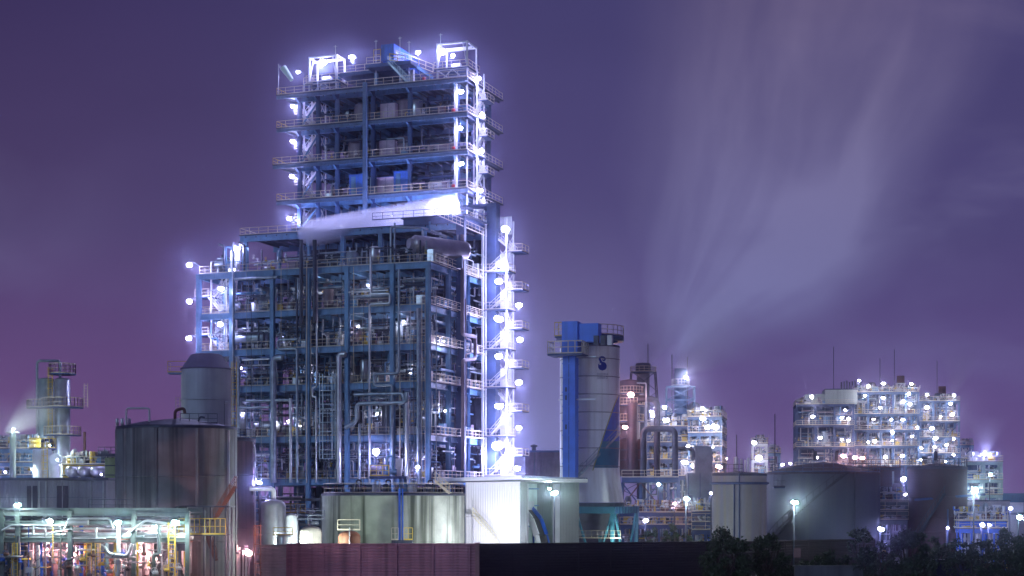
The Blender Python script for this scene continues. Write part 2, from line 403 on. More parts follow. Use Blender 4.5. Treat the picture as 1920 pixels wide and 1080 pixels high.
# ---------------------------------------------------------------- lamps
LM = {}; LRN = random.Random(99)
def lamp(pos, power=900, kind='w', label=None, group=None, size=.42, arm=(0, .9, .1), off=(0, -.3, -.75), cat='floodlight', pole=False, name='floodlight'):
    key = (kind, round(size, 2))
    em = {'n': E_N, 'w': E_W, 'g': E_G, 'p': E_P}[kind]; colr = {'n': (.86, .84, 1.0), 'w': (.50, .50, 1.0), 'g': (.84, 1.0, .93), 'p': (1.0, .45, .42)}[kind]
    if key not in LM:
        r = size*.92; m = MB().lathe((0, 0, 0), [(r*cos(a), r*.72*sin(a)) for a in [-pi/2+.02+k*(pi*.86)/9 for k in range(10)]], 16)
        h = MB().lathe((0, 0, r*.72*.88), [(r*.5, -.02), (r*.5, .03), (r*.2, .12), (.02, .14)], 12)
        LM[key] = (m.build('glass', em), h.build('housing', DPIPE))
        for o in LM[key]: COL.objects.unlink(o)
    g, h = LM[key]
    E = empty(name, pos, label=label, cat=cat, group=group)
    q_ = (LRN.uniform(.8, 1.12), LRN.uniform(.8, 1.1), LRN.uniform(.75, 1.1)); tl_ = (LRN.uniform(-.35, .35), LRN.uniform(-.3, .3), 0)
    for src in (g, h):
        o = src.copy(); COL.objects.link(o); o.parent = E; o.scale = q_; o.rotation_euler = tl_
    b = MB()
    if pole: b.tube([(0, 0, size*.6), (0, .5, size*.8), (0, .55, -pos[2])], .09, 8)
    else: b.tube([(0, 0, size*.6), (arm[0]*.5, arm[1]*.5, size*.8), Vector(arm)], .05, 6)
    b.build('bracket' if not pole else 'pole', DPIPE, E)
    if power > 0:
        ld = LM.get(('L', kind, power))
        if ld is None:
            ld = bpy.data.lights.new('lamp light', 'POINT'); ld.energy = power; ld.color = colr; ld.shadow_soft_size = .15; LM[('L', kind, power)] = ld
        lo = bpy.data.objects.new('lamp_light', ld); off = Vector(off); off = off*(size*.95/max(.01, off.length)) if off.length > size*.95 else off; COL.objects.link(lo); lo.parent = E; lo.location = off
    return E
# ================================================================ ground
g = MB(); n = 24
for i in range(n):
    for j in range(n):
        pass
g.add([(-1500, -200, 0), (1500, -200, 0), (1500, 2600, 0), (-1500, 2600, 0)], [(0, 1, 2, 3)])
g.build('ground', mat('dark asphalt yard', (0.03, 0.03, 0.035), 0.85, 0, 0.4, 0.08), None, 'structure')

# ================================================================ main plant: lower blue block
T = Fr(807, 229, 20)
R = random.Random(7)
xs = [T.loc(p, 500, 0)[0] for p in (373, 435, 511, 578, 651, 736, 803)]
ZL = [12.2, 18.4, 25.9, 31.3, 36.8, 42.8]
E = T.empty('process_block', label='wide open blue steel process structure packed with grey pipes, in the middle of the plant', cat='process structure')
ys = [0, 7.5, 15, 22.3]
steelwork(E, xs, ys, ZL, .62, .85, rails=True, decky=0.45)
# upper storey of the block, set back, with a flat roof
ZR = 49.3
xr = [T.loc(458, 450, 11)[0]]+xs[2:]
m = MB()
for y in (11.5, 22.3):
    for x in xr: c = MB().box(x-.3, x+.3, y-.3, y+.3, 42.9, ZR).build('column', BLUE, E)
    b = MB().ibeam((xr[0]-1, y-.05, ZR+.4), (xr[-1]+.6, y-.05, ZR+.4), .5, .9).build('beam', BLUE, E)
rf = MB(); rf.box(xr[0]-1, xr[-1]+.6, 11.1, 23, ZR+.9, ZR+1.0)
for i in range(20): x = xr[0]+i*(xr[-1]-xr[0])/20; rf.box(x, x+.15, 11.3, 22.8, ZR+.55, ZR+.89)
rf.build('roof_deck', DECK, E)
MB().rail([(xr[0]-.9, 11.3, ZR+1), (xr[0]+10.5, 11.3, ZR+1)]).build('railing', RAIL, E)
MB().rail([(xr[0]-.9, 22.8, ZR+1), (xr[0]-.9, 11.3, ZR+1)]).build('railing', RAIL, E)
# corner tower at the side face, higher than the rest
lx = T.loc(866, 430, 12)[0]
for x, y in ((lx, 11.2), (.4, 11.2), (.4, 22.3)): MB().box(x-.45, x+.45, y-.4, y+.4, 12, 50.6).build('column', NAVY, E)
mb = MB(); mb.ibeam((-9, 11, 50.6), (.9, 11, 50.6), .5, 1.0); mb.ibeam((.4, 11.5, 50.6), (.4, 22, 50.6), .5, 1.0); mb.build('beam', NAVY, E)
MB().box(-9.3, 1.2, 10.7, 23, 51.12, 51.22).build('floor_deck', DECK, E)
MB().rail([(-14, 10.8, 51.2), (1.1, 10.8, 51.2), (1.1, 22.8, 51.2)]).build('railing', NAVY, E)
# side-face gallery: short beams, railings and pipe stubs between the depth rows
for z in ZL+[ZR]:
    MB().rail([(.7, .4, z+.1), (.7, 22, z+.1)]).build('railing', RAIL, E)
# dark panels added behind the equipment, standing in for shade inside
for i in range(1, 6):
    for j, (a, b) in enumerate(zip([0]+ZL, ZL)):
        if i == 1 and j == 5: continue
        MB().corr((xs[i]+.4, 22.9), (xs[i+1]-.4, 22.9), a+.2, b-.95, .5, .07).build('dark_backing_panel', DARK, E)
for i in range(1, 6): MB().corr((xs[i]+.4, 22.0), (xs[i+1]-.4, 22.0), 43.0, 49.2, .5, .07).build('dark_backing_panel', DARK, E)  # added to darken the upper storey, hides the sky behind
# big diagonal braces on the inner row
for i, j in ((2, 0), (4, 1), (3, 3), (5, 2), (1, 2)):
    MB().bar((xs[i]+.4, 7.5, ZL[j]+.2), (xs[i+1]-.4, 7.5, ZL[j+1]-1), .3).build('brace', NAVY, E)
co = Coll()
for j, (a, b) in enumerate(zip([0.2]+ZL, ZL)):
    for i in range(6):
        dn = (1.3 if i else .7)*(1.0 if j else .6)
        clutter(co, R, xs[i]+.4, xs[i+1]-.4, .9, 7.2, a+.1, b-.9, dn*1.9, None)
        clutter(co, R, xs[i]+.4, xs[i+1]-.4, 7.9, 15, a+.1, b-.9, dn*.9, [DPIPE, DPIPE, GREYP, NAVY])
for i in range(6):
    clutter(co, R, xs[i]+.4, xs[i+1]-.4, 1.2, 9, 42.9, 46.5, .9, [DPIPE, GREYP], .9)
    if i > 1: clutter(co, R, xs[i]+.4, xs[i+1]-.4, 12, 20, 42.9, 49, 1.3, [DPIPE, DPIPE, GREYP])
# side face bays (lit by the stair lamps)
for j, (a, b) in enumerate(zip(ZL, ZL[1:]+[ZR])):
    for (y0, y1) in ((.5, 7), (8, 14.6), (15.4, 22)):
        for q in range(6 if y0 > 6 else 4):
            y = R.uniform(y0, y1); z = R.uniform(a+.6, b-1.2); r = R.choice((.08, .12, .16, .2)); x = R.uniform(-2.5, .3)
            y2 = min(22, y+R.uniform(1.5, 6)); pts = [(x, y, z), (x, y2, z)]
            if R.random() < .5: pts.append((x, y2, z+R.uniform(-1.5, 1.5)))
            co.add('pipe', r*6, MB().tube(pts, r, 8), R.choice((GREYP, GREYP, ALU, BLUE)))
        for q in range(3):
            y = R.uniform(y0, y1-1); x = R.uniform(-2.5, -.6); hh = R.uniform(.8, 2.3)
            co.add('machine', hh, MB().box(x, x+.9, y, y+1.1, a+.12, a+hh), R.choice((WHT, TAN, ALU, BLUE, NAVY)))
co.flush(E)
# pipe galleries and thin risers hung on the front face: parts of the block, traced one by one
def pxpipe(F_, pts, ly, r, m, name='pipe', par=None, label=None, group=None, n=10, cat='pipe', z0=None):
    P = [F_.loc(x, y, ly) for x, y in pts]
    for i in range(1, len(P)):                       # keep verticals vertical, horizontals horizontal
        if pts[i][0] == pts[i-1][0]: P[i].x = P[i-1].x
    for i in range(1, len(P)):
        if abs(pts[i][1]-pts[i-1][1]) <= 4 and abs(pts[i][0]-pts[i-1][0]) > 6: P[i].z = P[i-1].z
    if z0 is not None: P[-1].z = z0
    mb = MB().tube(P, r, n)
    for a, b in zip(P, P[1:]):                       # flanges
        if (b-a).length > 5 and r > .12:
            c = a.lerp(b, .5); d = (b-a).normalized()*.07; mb.tube([c-d, c+d], r*1.3, n)
    if par is not None: return mb.build(name, m, par)
    o = F_.empty(name+'_run' if name == 'pipe' else name, label=label, cat=cat, group=group); mb.build('lagging', m, o)
    return o
big = [
 ([(636+12, 664), (636, 666), (636, 905)], -.75, .42, 'thick grey lagged pipe down the front, left of centre, bent at its top'),
 ([(530, 671), (513, 673), (513, 905)], -.75, .45, 'thickest pale pipe on the block\'s left front, bent over at its top'),
 ([(558, 636), (521, 636), (521, 655), (557, 655), (557, 905)], -.7, .2, 'grey pipe with a square loop left of centre, dropping from the loop to the ground'),
 ([(594, 500), (594, 726), (586, 727), (586, 744), (593, 744), (593, 905)], -.7, .15, 'thin grey riser with a small kink left, beside the third column'),
 ([(664, 740), (757, 740), (757, 757)], -.8, .26, 'upper of the two shiny horizontal pipes low on the front face'),
 ([(648, 802), (669, 790), (669, 757), (763, 757), (763, 735)], -1.1, .3, 'lower of two shiny horizontal pipes, with a big downward bend at its left'),
 ([(763, 735), (763, 905)], -.9, .33, 'thick straight pale riser standing under the end of the shiny horizontal pipes'),
 ([(785, 578), (785, 905)], -.7, .32, 'tall thick straight pipe just left of the right corner column'),
 ([(748, 505), (748, 700), (701, 700), (701, 723), (735, 723), (735, 905)], -.85, .2, 'pale pipe stepping left and right again around the middle of the front face'),
 ([(695, 482), (695, 552), (731, 552), (731, 569), (693, 569), (693, 905)], -.75, .18, 'thin pale pipe with a square jog between the two top floors'),
 ([(674, 795), (674, 905)], -.8, .22, 'short grey riser with a valve at its top in the lower centre'),
 ([(565, 450), (565, 608)], -.9, .3, 'left of two dark vertical pipes below the tip of the steam jet'),
 ([(590, 450), (590, 606)], -.9, .3, 'right of two dark vertical pipes below the tip of the steam jet'),
 ([(557, 560), (557, 634)], -.7, .17, 'short riser under the left dark pipe'),
 ([(437, 455), (437, 905)], -.6, .16, 'thin blue grey riser at the second column from the left'),
 ([(545, 747), (545, 905)], -.75, .24, 'dull pipe rising to a crosspiece beside the thickest left pipe'),
 ([(462, 752), (545, 748)], -.8, .2, 'horizontal grey pipe on the left front at the third floor'),
 ([(447, 765), (505, 763)], -.9, .18, 'lower horizontal grey pipe on the left front under its twin'),
 ([(455, 675), (505, 672)], -.6, .14, 'horizontal pipe on the left front above the second floor beam'),
 ([(447, 668), (447, 905)], -.6, .2, 'pale riser right beside the domed vessel'),
 ([(440, 524), (520, 521)], -.5, .2, 'pale horizontal pipe under the top left floor beam'),
 ([(654, 548), (728, 545)], -.4, .12, 'thin horizontal pipe under the top floor right of centre'),
 ([(656, 557), (735, 555)], .6, .25, 'shiny horizontal pipe behind the fifth column under the top floor'),
 ([(740, 418), (740, 500)], 9, .16, 'grey riser in front of the roof by the bent roof pipe'),
]
for k, (pts, ly, r, lab) in enumerate(big):
    pxpipe(T, pts, ly, r, DPIPE if 'dark' in lab else GREYP if k % 3 else ALU, label=lab)
# thin straight risers, one by one, parts of the block
for px_, y0, y1, r in ((462, 500, 905, .05), (471, 520, 905, .05), (490, 640, 905, .06), (536, 660, 905, .06), (527, 500, 640, .05), (575, 500, 905, .07), (583, 600, 800, .05),
                       (612, 690, 905, .06), (618, 690, 905, .06), (641, 480, 905, .04), (663, 500, 700, .05), (682, 560, 905, .05), (720, 560, 905, .05), (724, 730, 905, .07),
                       (750, 700, 905, .08), (770, 560, 905, .06), (776, 600, 905, .08), (791, 560, 905, .07), (797, 560, 905, .05), (818, 560, 905, .08), (640, 650, 905, .05)):
    pxpipe(T, [(px_, y0), (px_, y1)], -.5, r, R.choice((GREYP, DPIPE, RAIL)), par=E, n=6)
# caged truss ladder
a = T.loc(614, 700, -1.2); MBt = MB()
zt, zb = T.loc(614, 700, -1.2).z, T.loc(614, 860, -1.2).z
for dx in (-1, 1):
    for dy in (-.5, .5): MBt.bar((a.x+dx, a.y+dy, zb), (a.x+dx, a.y+dy, zt), .12)
z = zb
while z < zt: MBt.bar((a.x-1, a.y-.5, z), (a.x+1, a.y-.5, z), .1); MBt.box(a.x-1, a.x+1, a.y-.5, a.y+.5, z+.6, z+.68) if int(z) % 3 == 0 else None; z += 1.3
MBt.build('cable_ladder', GREYP, E)
# pipes outside the side face
side = [([(867, 440), (867, 627), (891, 631), (891, 673), (868, 675), (868, 880)], .28, 'thick dark pipe with a square loop on the shaded right side of the block'),
        ([(873, 560), (873, 634), (883, 638), (883, 662), (874, 664), (874, 800)], .12, 'thin pipe with a small loop inside the larger loop on the right side')]
for pts, r, lab in side:
    P = []
    for x, y in pts:
        ly = T.side(x, 1.2); d = T.world((1.2, ly, 0)); P.append((1.2, ly, HC+(HY-y)/F*d.y))
    o = T.empty('pipe_run', label=lab, cat='pipe'); MB().tube(P, r, 10).build('lagging', TAN, o)
p = [(1.6, 20.6, 50.8), (1.6, 20.6, 54.2), (-2, 18, 54.2)]
o = T.empty('vent_duct', label='dark upright duct with a cap beside the brightest lamp', cat='duct'); MB().box(.9, 2.3, 20, 22, 12, 54.0).build('duct', NAVY, o); MB().box(-3.5, 2.3, 20, 22, 54.02, 54.4).build('duct_cap', NAVY, o)

# horizontal drum on the top floor
c0 = T.loc(778, 459, 3); o = T.empty('horizontal_drum', label='large metal drum lying on the blue block\'s top floor under the steam jet', cat='pressure vessel')
p0 = Vector((c0.x, 3, 45.9)); p1 = Vector((c0.x+5.2, 9.5, 45.6))
MB().drum(p0, p1, 1.35, 28).build('shell', mat('dull drum cladding', (.36, .33, .36), .3, .5, .2, .6), o)
d = (p1-p0).normalized(); MB().tube([p0-d*1.0, p0-d*.2], .75, 20).build('manway', ALU, o)
for q in (.2, .8): c = p0.lerp(p1, q); MB().box(c.x-1.1, c.x+1.1, c.y-.2, c.y+.2, 42.95, 45).build('saddle', NAVY, o)
for q in (.15, .5, .85): c = p0.lerp(p1, q); MB().tube([c+Vector((0, 0, 1.2)), c+Vector((0, 0, 2.2))], .18, 8).build('nozzle', GREYP, o)
o = T.empty('pipe_run', label='pale pipe bent over at its top running above the lying drum', cat='pipe')
MB().tube([T.loc(733, 500, 2.5), T.loc(733, 425, 2.5), T.loc(795, 428, 4), T.loc(838, 445, 6)], .2, 8).build('lagging', GREYP, o)
# left vessel low in the block
o = T.empty('heat_exchanger', label='dark horizontal exchanger shell on the second highest floor at the far left of the block', cat='pressure vessel')
a = T.loc(443, 628, 2.5); b = T.loc(505, 628, 2.5); MB().drum((a.x, 2.5, 33.3), (b.x, 2.5, 33.3), .95, 24).build('shell', GREYP, o)
for q in (.2, .8): MB().box(a.x+(b.x-a.x)*q-.2, a.x+(b.x-a.x)*q+.2, 1.8, 3.2, 31.4, 32.6).build('saddle', NAVY, o)
o = T.empty('upright_vessel', label='pale upright vessel behind the domed stack tower, lit from inside the block', cat='pressure vessel')
a = T.loc(452, 700, 3.5); MB().drum((a.x, 3.5, 19.6), (a.x, 3.5, 24.3), .8, 20).build('shell', ALU, o); MB().box(a.x-.7, a.x+.7, 2.9, 4.1, 18.5, 19.4).build('skirt', NAVY, o)
# small white tower of vertical pipes on the top left
o = T.empty('filter_skid', label='brightly lit upright filter pipes in a small frame on the block\'s top left', cat='filter unit')
a = T.loc(444, 490, 1.5)
for k in range(4): MB().drum((a.x-.9+k*.62, 1.5+.3*(k % 2), 43.5), (a.x-.9+k*.62, 1.5+.3*(k % 2), 46.2), .2, 10).build('filter_pipe', WHT, o)
fr = MB()
for x in (-1.4, 1.4):
    for y in (.8, 2.4): fr.bar((a.x+x, y, 42.9), (a.x+x, y, 46.8), .14)
for z in (44.5, 46.8): fr.bar((a.x-1.4, .8, z), (a.x+1.4, .8, z), .12); fr.bar((a.x+1.4, .8, z), (a.x+1.4, 2.4, z), .12); fr.bar((a.x-1.4, .8, z), (a.x-1.4, 2.4, z), .12)
fr.build('frame', BLUE, o)
for s_ in (-1, 1): MB().tube([(a.x+s_*1.7, .7, 42.9), (a.x+s_*1.7, .7, 46.9), (a.x+s_*1.7-.9, .7, 47.2)], .2, 8).build('vent_pipe', DPIPE, o)

# stair tower outside the right end
def stair_tower(F_, name, label, x0, x1, y0, y1, levels, xo, m, side=1, base=0):
    E = F_.empty(name, label=label, cat='stair tower')
    for x in (x0, x1):
        for y in (y0, y1): MB().box(x-.11, x+.11, y-.11, y+.11, base, levels[-1]+2.2).build('post', m, E)
    for a, b in zip(levels, levels[1:]):
        mid = (a+b)/2
        MB().box(x0-.3, x1+.3, y0-.2, y1+.2, a-.14, a).build('landing', NAVY, E)
        MB().rail([(x0-.3, y0-.1, a), (x1+.3, y0-.1, a)]).build('railing', RAIL, E)
        MB().rail([(x1+.3, y0-.1, a), (x1+.3, y1, a)]).build('railing', RAIL, E)
        # outer half landing
        a0, a1 = (x1+side*.4, xo) if side > 0 else (xo, x0+side*.4)
        MB().box(min(a0, a1), max(a0, a1), y0, y1, mid-.14, mid).build('half_landing', NAVY, E)
        xe = xo
        MB().rail([(a0 if side > 0 else a1, y0, mid), (xe, y0, mid), (xe, y1, mid)]).build('railing', RAIL, E)
        xi = x0+.6 if side > 0 else x1-.6; xm = x1+.7 if side > 0 else x0-.7
        MB().stair((xi, y0+.6, a), (xm, y0+.6, mid), .9).build('flight', m, E)
        MB().stair((xm, y1-.6, mid), (xi, y1-.6, b), .9).build('flight', m, E)
        for q in (0, 1):
            MB().bar((x0, y1, a) if q else (x1, y1, a), (x1, y1, b) if q else (x0, y1, b), .1).build('brace', m, E)
        MB().bar((x1, y0, b-.2), (x1+.1, y1, mid), .1).build('brace', m, E)
    return E
LV = [.2, 6.3]+[12.9, 18.9, 26.3, 32.1, 38.1, 43.9, 49.6]
ST = stair_tower(T, 'stair_tower', 'white floodlit zigzag stair tower on the right end of the wide blue block', 1.0, 4.4, 19.2, 22.2, LV, 6.9, WHT)
MB().box(.45, .75, 18.8, 19.1, 12, 50).build('corner_post', WHT, ST)
for z in LV[2:]: MB().corr((1.2, 22.05), (4.2, 22.05), z+.2, z+3.0, .3, .04).build('added_pale_backing', WHT, ST)  # pale panels added in place of the glare between the flights
# small zigzag stair at left end of the block
stair_tower(T, 'stair_tower', 'small zigzag stair with yellow handrails inside the far left end of the blue block', xs[0]+.8, xs[0]+3.4, 2.2, 5.2, ZL[2:], xs[0]-2.0, WHT, side=-1, base=26)

# ================================================================ upper tower
E2 = T.empty('process_tower', label='tall dark steel tower of four wide decks rising behind the blue block', cat='process tower')
yf = 25.5
lvl = [T.loc(690, p, yf).z for p in (425, 370, 301, 232, 169)]
xa = T.loc(562, 300, yf).x; xb = T.loc(862, 300, yf+1).x; xm = T.loc(690, 300, yf-1.2).x
XU = [xa, T.loc(597, 300, yf).x, T.loc(633, 300, yf).x, T.loc(700, 300, yf).x, T.loc(769, 300, yf).x, xb]
YU = [yf, yf+7, yf+14]
steelwork(E2, XU, YU, lvl, .6, .95, mc=NAVY, mb_=BLUE, ov=0, rails=False, deck=False)
xl = T.loc(518, 380, yf-1.8).x; xr2 = T.loc(877, 352, yf-1.8).x
for k, z in enumerate(lvl):
    l = xl - (.7 if k == 2 else 0); l = XU[0]-.6 if k == 0 else l
    m = MB().box(l, xr2, yf-1.9, yf+14.3, z+.02, z+.12)
    for i in range(24): x = l+(i+.5)*(xr2-l)/24; m.box(x-.07, x+.07, yf-1.7, yf+14, z-.34, z+.01)
    m.build('floor_deck', DECK, E2)
    MB().ibeam((l, yf-1.7, z-.35), (xr2, yf-1.7, z-.35), .3, .5).build('deck_edge_beam', EDGE, E2)
    for x in XU: MB().bar((x, yf-.4, z-1.1), (x, yf-1.6, z-.6), .2).build('bracket', BLUE, E2)
    MB().rail([(l+.1, yf-1.8, z+.12), (xr2-.1, yf-1.8, z+.12), (xr2-.1, yf+14, z+.12)]).build('railing', RAIL, E2)
    MB().rail([(l+.1, yf-1.8, z+.12), (l+.1, yf+3, z+.12)]).build('railing', YEL, E2)
MB().box(xm-.3, xm+.3, yf-2.6, yf-2.0, 50, lvl[4]+.6).build('front_column', EDGE, E2)
co = Coll(); R = random.Random(21)
for j, (a, b) in enumerate(zip(lvl, lvl[1:])):
    for i in range(1, 5):
        clutter(co, R, XU[i]+.4, XU[i+1]-.4, yf+.3, yf+7, a+.15, b-1, 1.0, [DPIPE, DPIPE, NAVY, GREYP], 1.1)
        clutter(co, R, XU[i]+.4, XU[i+1]-.4, yf+7.4, yf+14, a+.15, b-1, .8, [DPIPE, NAVY])
        MB().corr((XU[i]+.4, yf+14.6), (XU[i+1]-.4, yf+14.6), a+.1, b-1.3, .5, .07).build('dark_backing_panel', DARK, E2)  # added dark backing, stands in for shade inside the tower
    MB().bar((XU[0], yf+.1, a+.2), (XU[1], yf+.1, b-.9), .2).build('brace', BLUE, E2)
co.flush(E2)
# pale cabinets seen in the middle bay, vessels beside them
for k, (p0, p1, q0, q1) in enumerate(((713, 741, 198, 226), (711, 740, 263, 292), (707, 738, 328, 358))):
    a = T.loc(p0, q1, yf+.6); b = T.loc(p1, q0, yf+.6); z = lvl[3-k]+.15
    o = T.empty('cabinet', label='pale pinkish cabinet in the middle bay of the %s deck of the tall tower' % ('second highest', 'third highest', 'fourth highest')[k], cat='cabinet')
    MB().box(a.x, b.x, yf+.6, yf+2, z, z+3.0).build('body', mat('pale pinkish cabinet paint', (.5, .38, .48), .6), o); MB().box(a.x-.1, b.x+.1, yf+.5, yf+2.1, z+3.0, z+3.1).build('lid', NAVY, o)
    MB().box((a.x+b.x)/2-.02, (a.x+b.x)/2+.02, yf+.56, yf+.6, z+.1, z+2.9).build('door_seam', NAVY, o)
for px_, lev, r, lab in ((682, 3, 1.5, 'dull upright vessel left of the cabinet under the top deck'), (758, 3, 1.45, 'dark upright vessel right of the cabinet under the top deck'), (781, 3, 1.0, 'shinier slim upright vessel at the right under the top deck'),
                         (672, 2, 1.7, 'wide dull vessel on the third highest deck of the tall tower'), (757, 2, 1.4, 'dark vessel right of centre on the third highest deck')):
    a = T.loc(px_, 250, yf+3); z = lvl[lev]+.15
    o = T.empty('upright_vessel', label=lab, cat='pressure vessel'); MB().drum((a.x, yf+3, z+.9), (a.x, yf+3, z+3.4), r, 22).build('shell', TAN if r > 1.3 else ALU, o); MB().lathe((a.x, yf+3, z), [(r*.75, 0), (r*.75, .9)], 16).build('skirt', DPIPE, o)
for px_, lev in ((668, 1), (752, 1)):
    a = T.loc(px_, 330, yf+.6); o = T.empty('switch_cabinet', label='blue steel panel %s the cabinet on the fourth highest deck' % ('left of' if px_ < 700 else 'right of'), cat='cabinet')
    MB().box(a.x-1.3, a.x+1.3, yf+.6, yf+1.4, lvl[lev]+.15, lvl[lev]+4).build('body', BLUEB, o); MB().box(a.x-.9, a.x-.1, yf+.56, yf+.6, lvl[lev]+.4, lvl[lev]+3.6).build('door', BLUE, o)
# red extinguisher barrels at deck ends
for k, z in enumerate(lvl[1:]):
    a = T.loc(850, 300, yf-1.2); o = T.empty('fire_extinguisher', label='small red extinguisher barrel at the right end of the tall tower\'s %s deck' % ('lowest full', 'second full', 'third full', 'top')[k], cat='fire extinguisher')
    MB().drum((a.x-(5 if k == 3 else 0), yf-1.2, z+.3), (a.x-(5 if k == 3 else 0), yf-1.2, z+.8), .28, 10).build('body', RED, o)
# stairs left and right of the tall tower
stair_tower(T, 'stair_tower', 'narrow lit zigzag stair inside the left end of the tall tower', XU[0]+.5, XU[1]-.4, yf+.6, yf+3.4, [lvl[0]-1.0]+lvl[1:], XU[0]-1.2, WHT, side=-1, base=50)
x0 = T.loc(880, 300, yf+3).x; x1 = T.loc(899, 300, yf+3).x; xo = T.loc(918, 300, yf+3).x
S2 = stair_tower(T, 'stair_tower', 'white floodlit zigzag stair tower on the right edge of the tall tower', x0, x1, yf+2, yf+5, [lvl[0]-5]+lvl, xo, WHT, base=12)
MB().box(xb-.2, xb+.2, yf-.9, yf-.4, lvl[0], lvl[4]-.5).build('bright_post', WHT, E2)

# ---- roof equipment
zt = lvl[4]+.12
def cage(name, label, p0, p1, ptop, pmid, ly, w, m):
    a = T.loc(p0, ptop, ly); b = T.loc(p1, ptop, ly); zm = T.loc(p0, pmid, ly).z
    o = T.empty(name, label=label, cat='hoist frame')
    for x in (a.x, b.x):
        for y in (ly, ly+w): MB().box(x-.12, x+.12, y-.12, y+.12, zt, a.z).build('post', m, o)
    f = MB()
    for z in (zm, a.z-.15):
        f.bar((a.x, ly, z), (b.x, ly, z), .25); f.bar((a.x, ly+w, z), (b.x, ly+w, z), .25); f.bar((a.x, ly, z), (a.x, ly+w, z), .25); f.bar((b.x, ly, z), (b.x, ly+w, z), .25)
    f.bar((a.x, ly, zt), ((a.x+b.x)/2, ly, zm), .15); f.bar((b.x, ly, zt), ((a.x+b.x)/2, ly, zm), .15)
    f.bar((a.x, ly, zm), (a.x+.8, ly, a.z), .12); f.bar((b.x, ly, zm), (b.x-.8, ly, a.z), .12)
    f.build('frame', m, o); MB().box(a.x-.4, b.x+.4, ly-.4, ly+w+.4, zm-.02, zm+.08).build('platform', NAVY, o)
    MB().rail([(a.x-.4, ly-.4, zm+.1), (b.x+.4, ly-.4, zm+.1), (b.x+.4, ly+w+.4, zm+.1)]).build('railing', RAIL, o)
    c = (a.x+b.x)/2; MB().drum((c-.6, ly+w/2, zm+.8), (c+.6, ly+w/2, zm+.8), .55, 14).build('hoist', WHT, o); MB().box(c-.9, c+.9, ly+1, ly+w-1, zm+.12, zm+.5).build('hoist_base', ALU, o)
    MB().bar((a.x, ly+w/2, a.z-.5), (b.x, ly+w/2, a.z-.5), .2, .35).build('hoist_beam', m, o)
    return o
cage('hoist_frame', 'brilliantly lit white hoist frame on the left of the tall tower roof', 580, 631, 107, 157, yf+1, 3, WHT)
MB().box(T.loc(566, 150, yf).x, T.loc(582, 150, yf).x, yf+.6, yf+4, T.loc(566, 158, yf).z, T.loc(566, 158, yf).z+.1).build('side_platform', NAVY, E2)
MB().rail([(T.loc(566, 150, yf).x, yf+.6, T.loc(566, 157, yf).z), (T.loc(582, 150, yf).x, yf+.6, T.loc(566, 157, yf).z)]).build('railing', RAIL, E2)
cage('hoist_frame', 'taller white hoist frame on the right of the tall tower roof', 820, 876, 82, 132, yf+1, 4, WHT)
# middle platform with blue fan housing
o = T.empty('fan_platform', label='raised steel platform with stair and railings in the middle of the tall tower roof', cat='platform')
a = T.loc(627, 135, yf); b = T.loc(770, 122, yf-1.5); zp = T.loc(700, 127, yf).z
MB().box(a.x, b.x-2, yf+1.2, yf+8, zp-.5, zp).build('platform', NAVY, o); MB().box(T.loc(693, 125, yf).x, b.x, yf-1.5, yf+1.15, zp-.35, zp+.2).build('front_platform', NAVY, o)
for px_ in (632, 703, 771): q = T.loc(px_, 140, yf+1); MB().box(q.x-.25, q.x+.25, yf+1.3, yf+1.8, zt, zp-.5).build('column', BLUE if px_ < 760 else WHT, o)
MB().rail([(a.x, yf+1.3, zp), (T.loc(694, 120, yf).x, yf+1.3, zp)]).build('railing', RAIL, o)
MB().rail([(T.loc(694, 120, yf).x, yf-1.4, zp+.2), (T.loc(720, 120, yf).x, yf-1.4, zp+.2)]).build('railing', RAIL, o)
MB().stair((T.loc(765, 158, yf-1.5).x, yf-1.2, zt), (T.loc(728, 125, yf-1.5).x, yf-1.2, zp+.2), .9).build('flight', GREYP, o)
MB().rail([(T.loc(733, 100, yf).x, yf+2, zp+1.7), (T.loc(812, 128, yf+9).x, yf+9, zp+.9)], 1.3, .08).build('railing', RAIL, o)
MB().ibeam((T.loc(770, 128, yf).x, yf+1.5, zp+.2), (T.loc(812, 150, yf+8).x, yf+8, zp-.4), .3, .6).build('walkway_beam', BLUE, o)
o = T.empty('fan_housing', label='bright blue box housing with orange railing in the middle of the tall tower roof', cat='fan housing')
a = T.loc(712, 105, yf+1); b = T.loc(736, 80, yf+1); zb_ = T.loc(720, 108, yf).z
MB().box(a.x, b.x, yf+1.5, yf+12, zb_, b.z).build('casing', BLUEB, o); MB().box(a.x+.1, b.x-.1, yf+2, yf+4, zp+.01, zb_-.01).build('duct', BLUEB, o)
MB().rail([(a.x-1.2, yf+1.3, zb_), (a.x, yf+1.3, zb_)], 1.8, .09).build('railing', YEL, o)
MB().rail([(b.x-.6, yf+1.2, zb_-.2), (b.x+2.2, yf+1.2, zb_-.8)], 1.1, .12).build('railing', YEL, o)
for px_, p0, p1, lab in ((629, 160, 85, 'beside the left hoist frame'), (705, 125, 75, 'left of the blue housing'), (750, 120, 69, 'right of the blue housing'), (767, 120, 77, 'third from the right'), (826, 90, 63, 'on the right hoist frame')):
    a = T.loc(px_, p0, yf+.5); b = T.loc(px_, p1, yf+.5); o = T.empty('lightning_rod', label='thin upright lightning rod %s on the tall tower roof' % lab, cat='lightning rod')
    MB().tube([(a.x, yf+.5, zt if px_ < 800 else a.z), (a.x, yf+.5, b.z)], .06, 6).build('rod', ALU, o); MB().bar((a.x-.3, yf+.5, b.z-.2), (a.x+.3, yf+.5, b.z-.2), .05).build('tip', ALU, o)
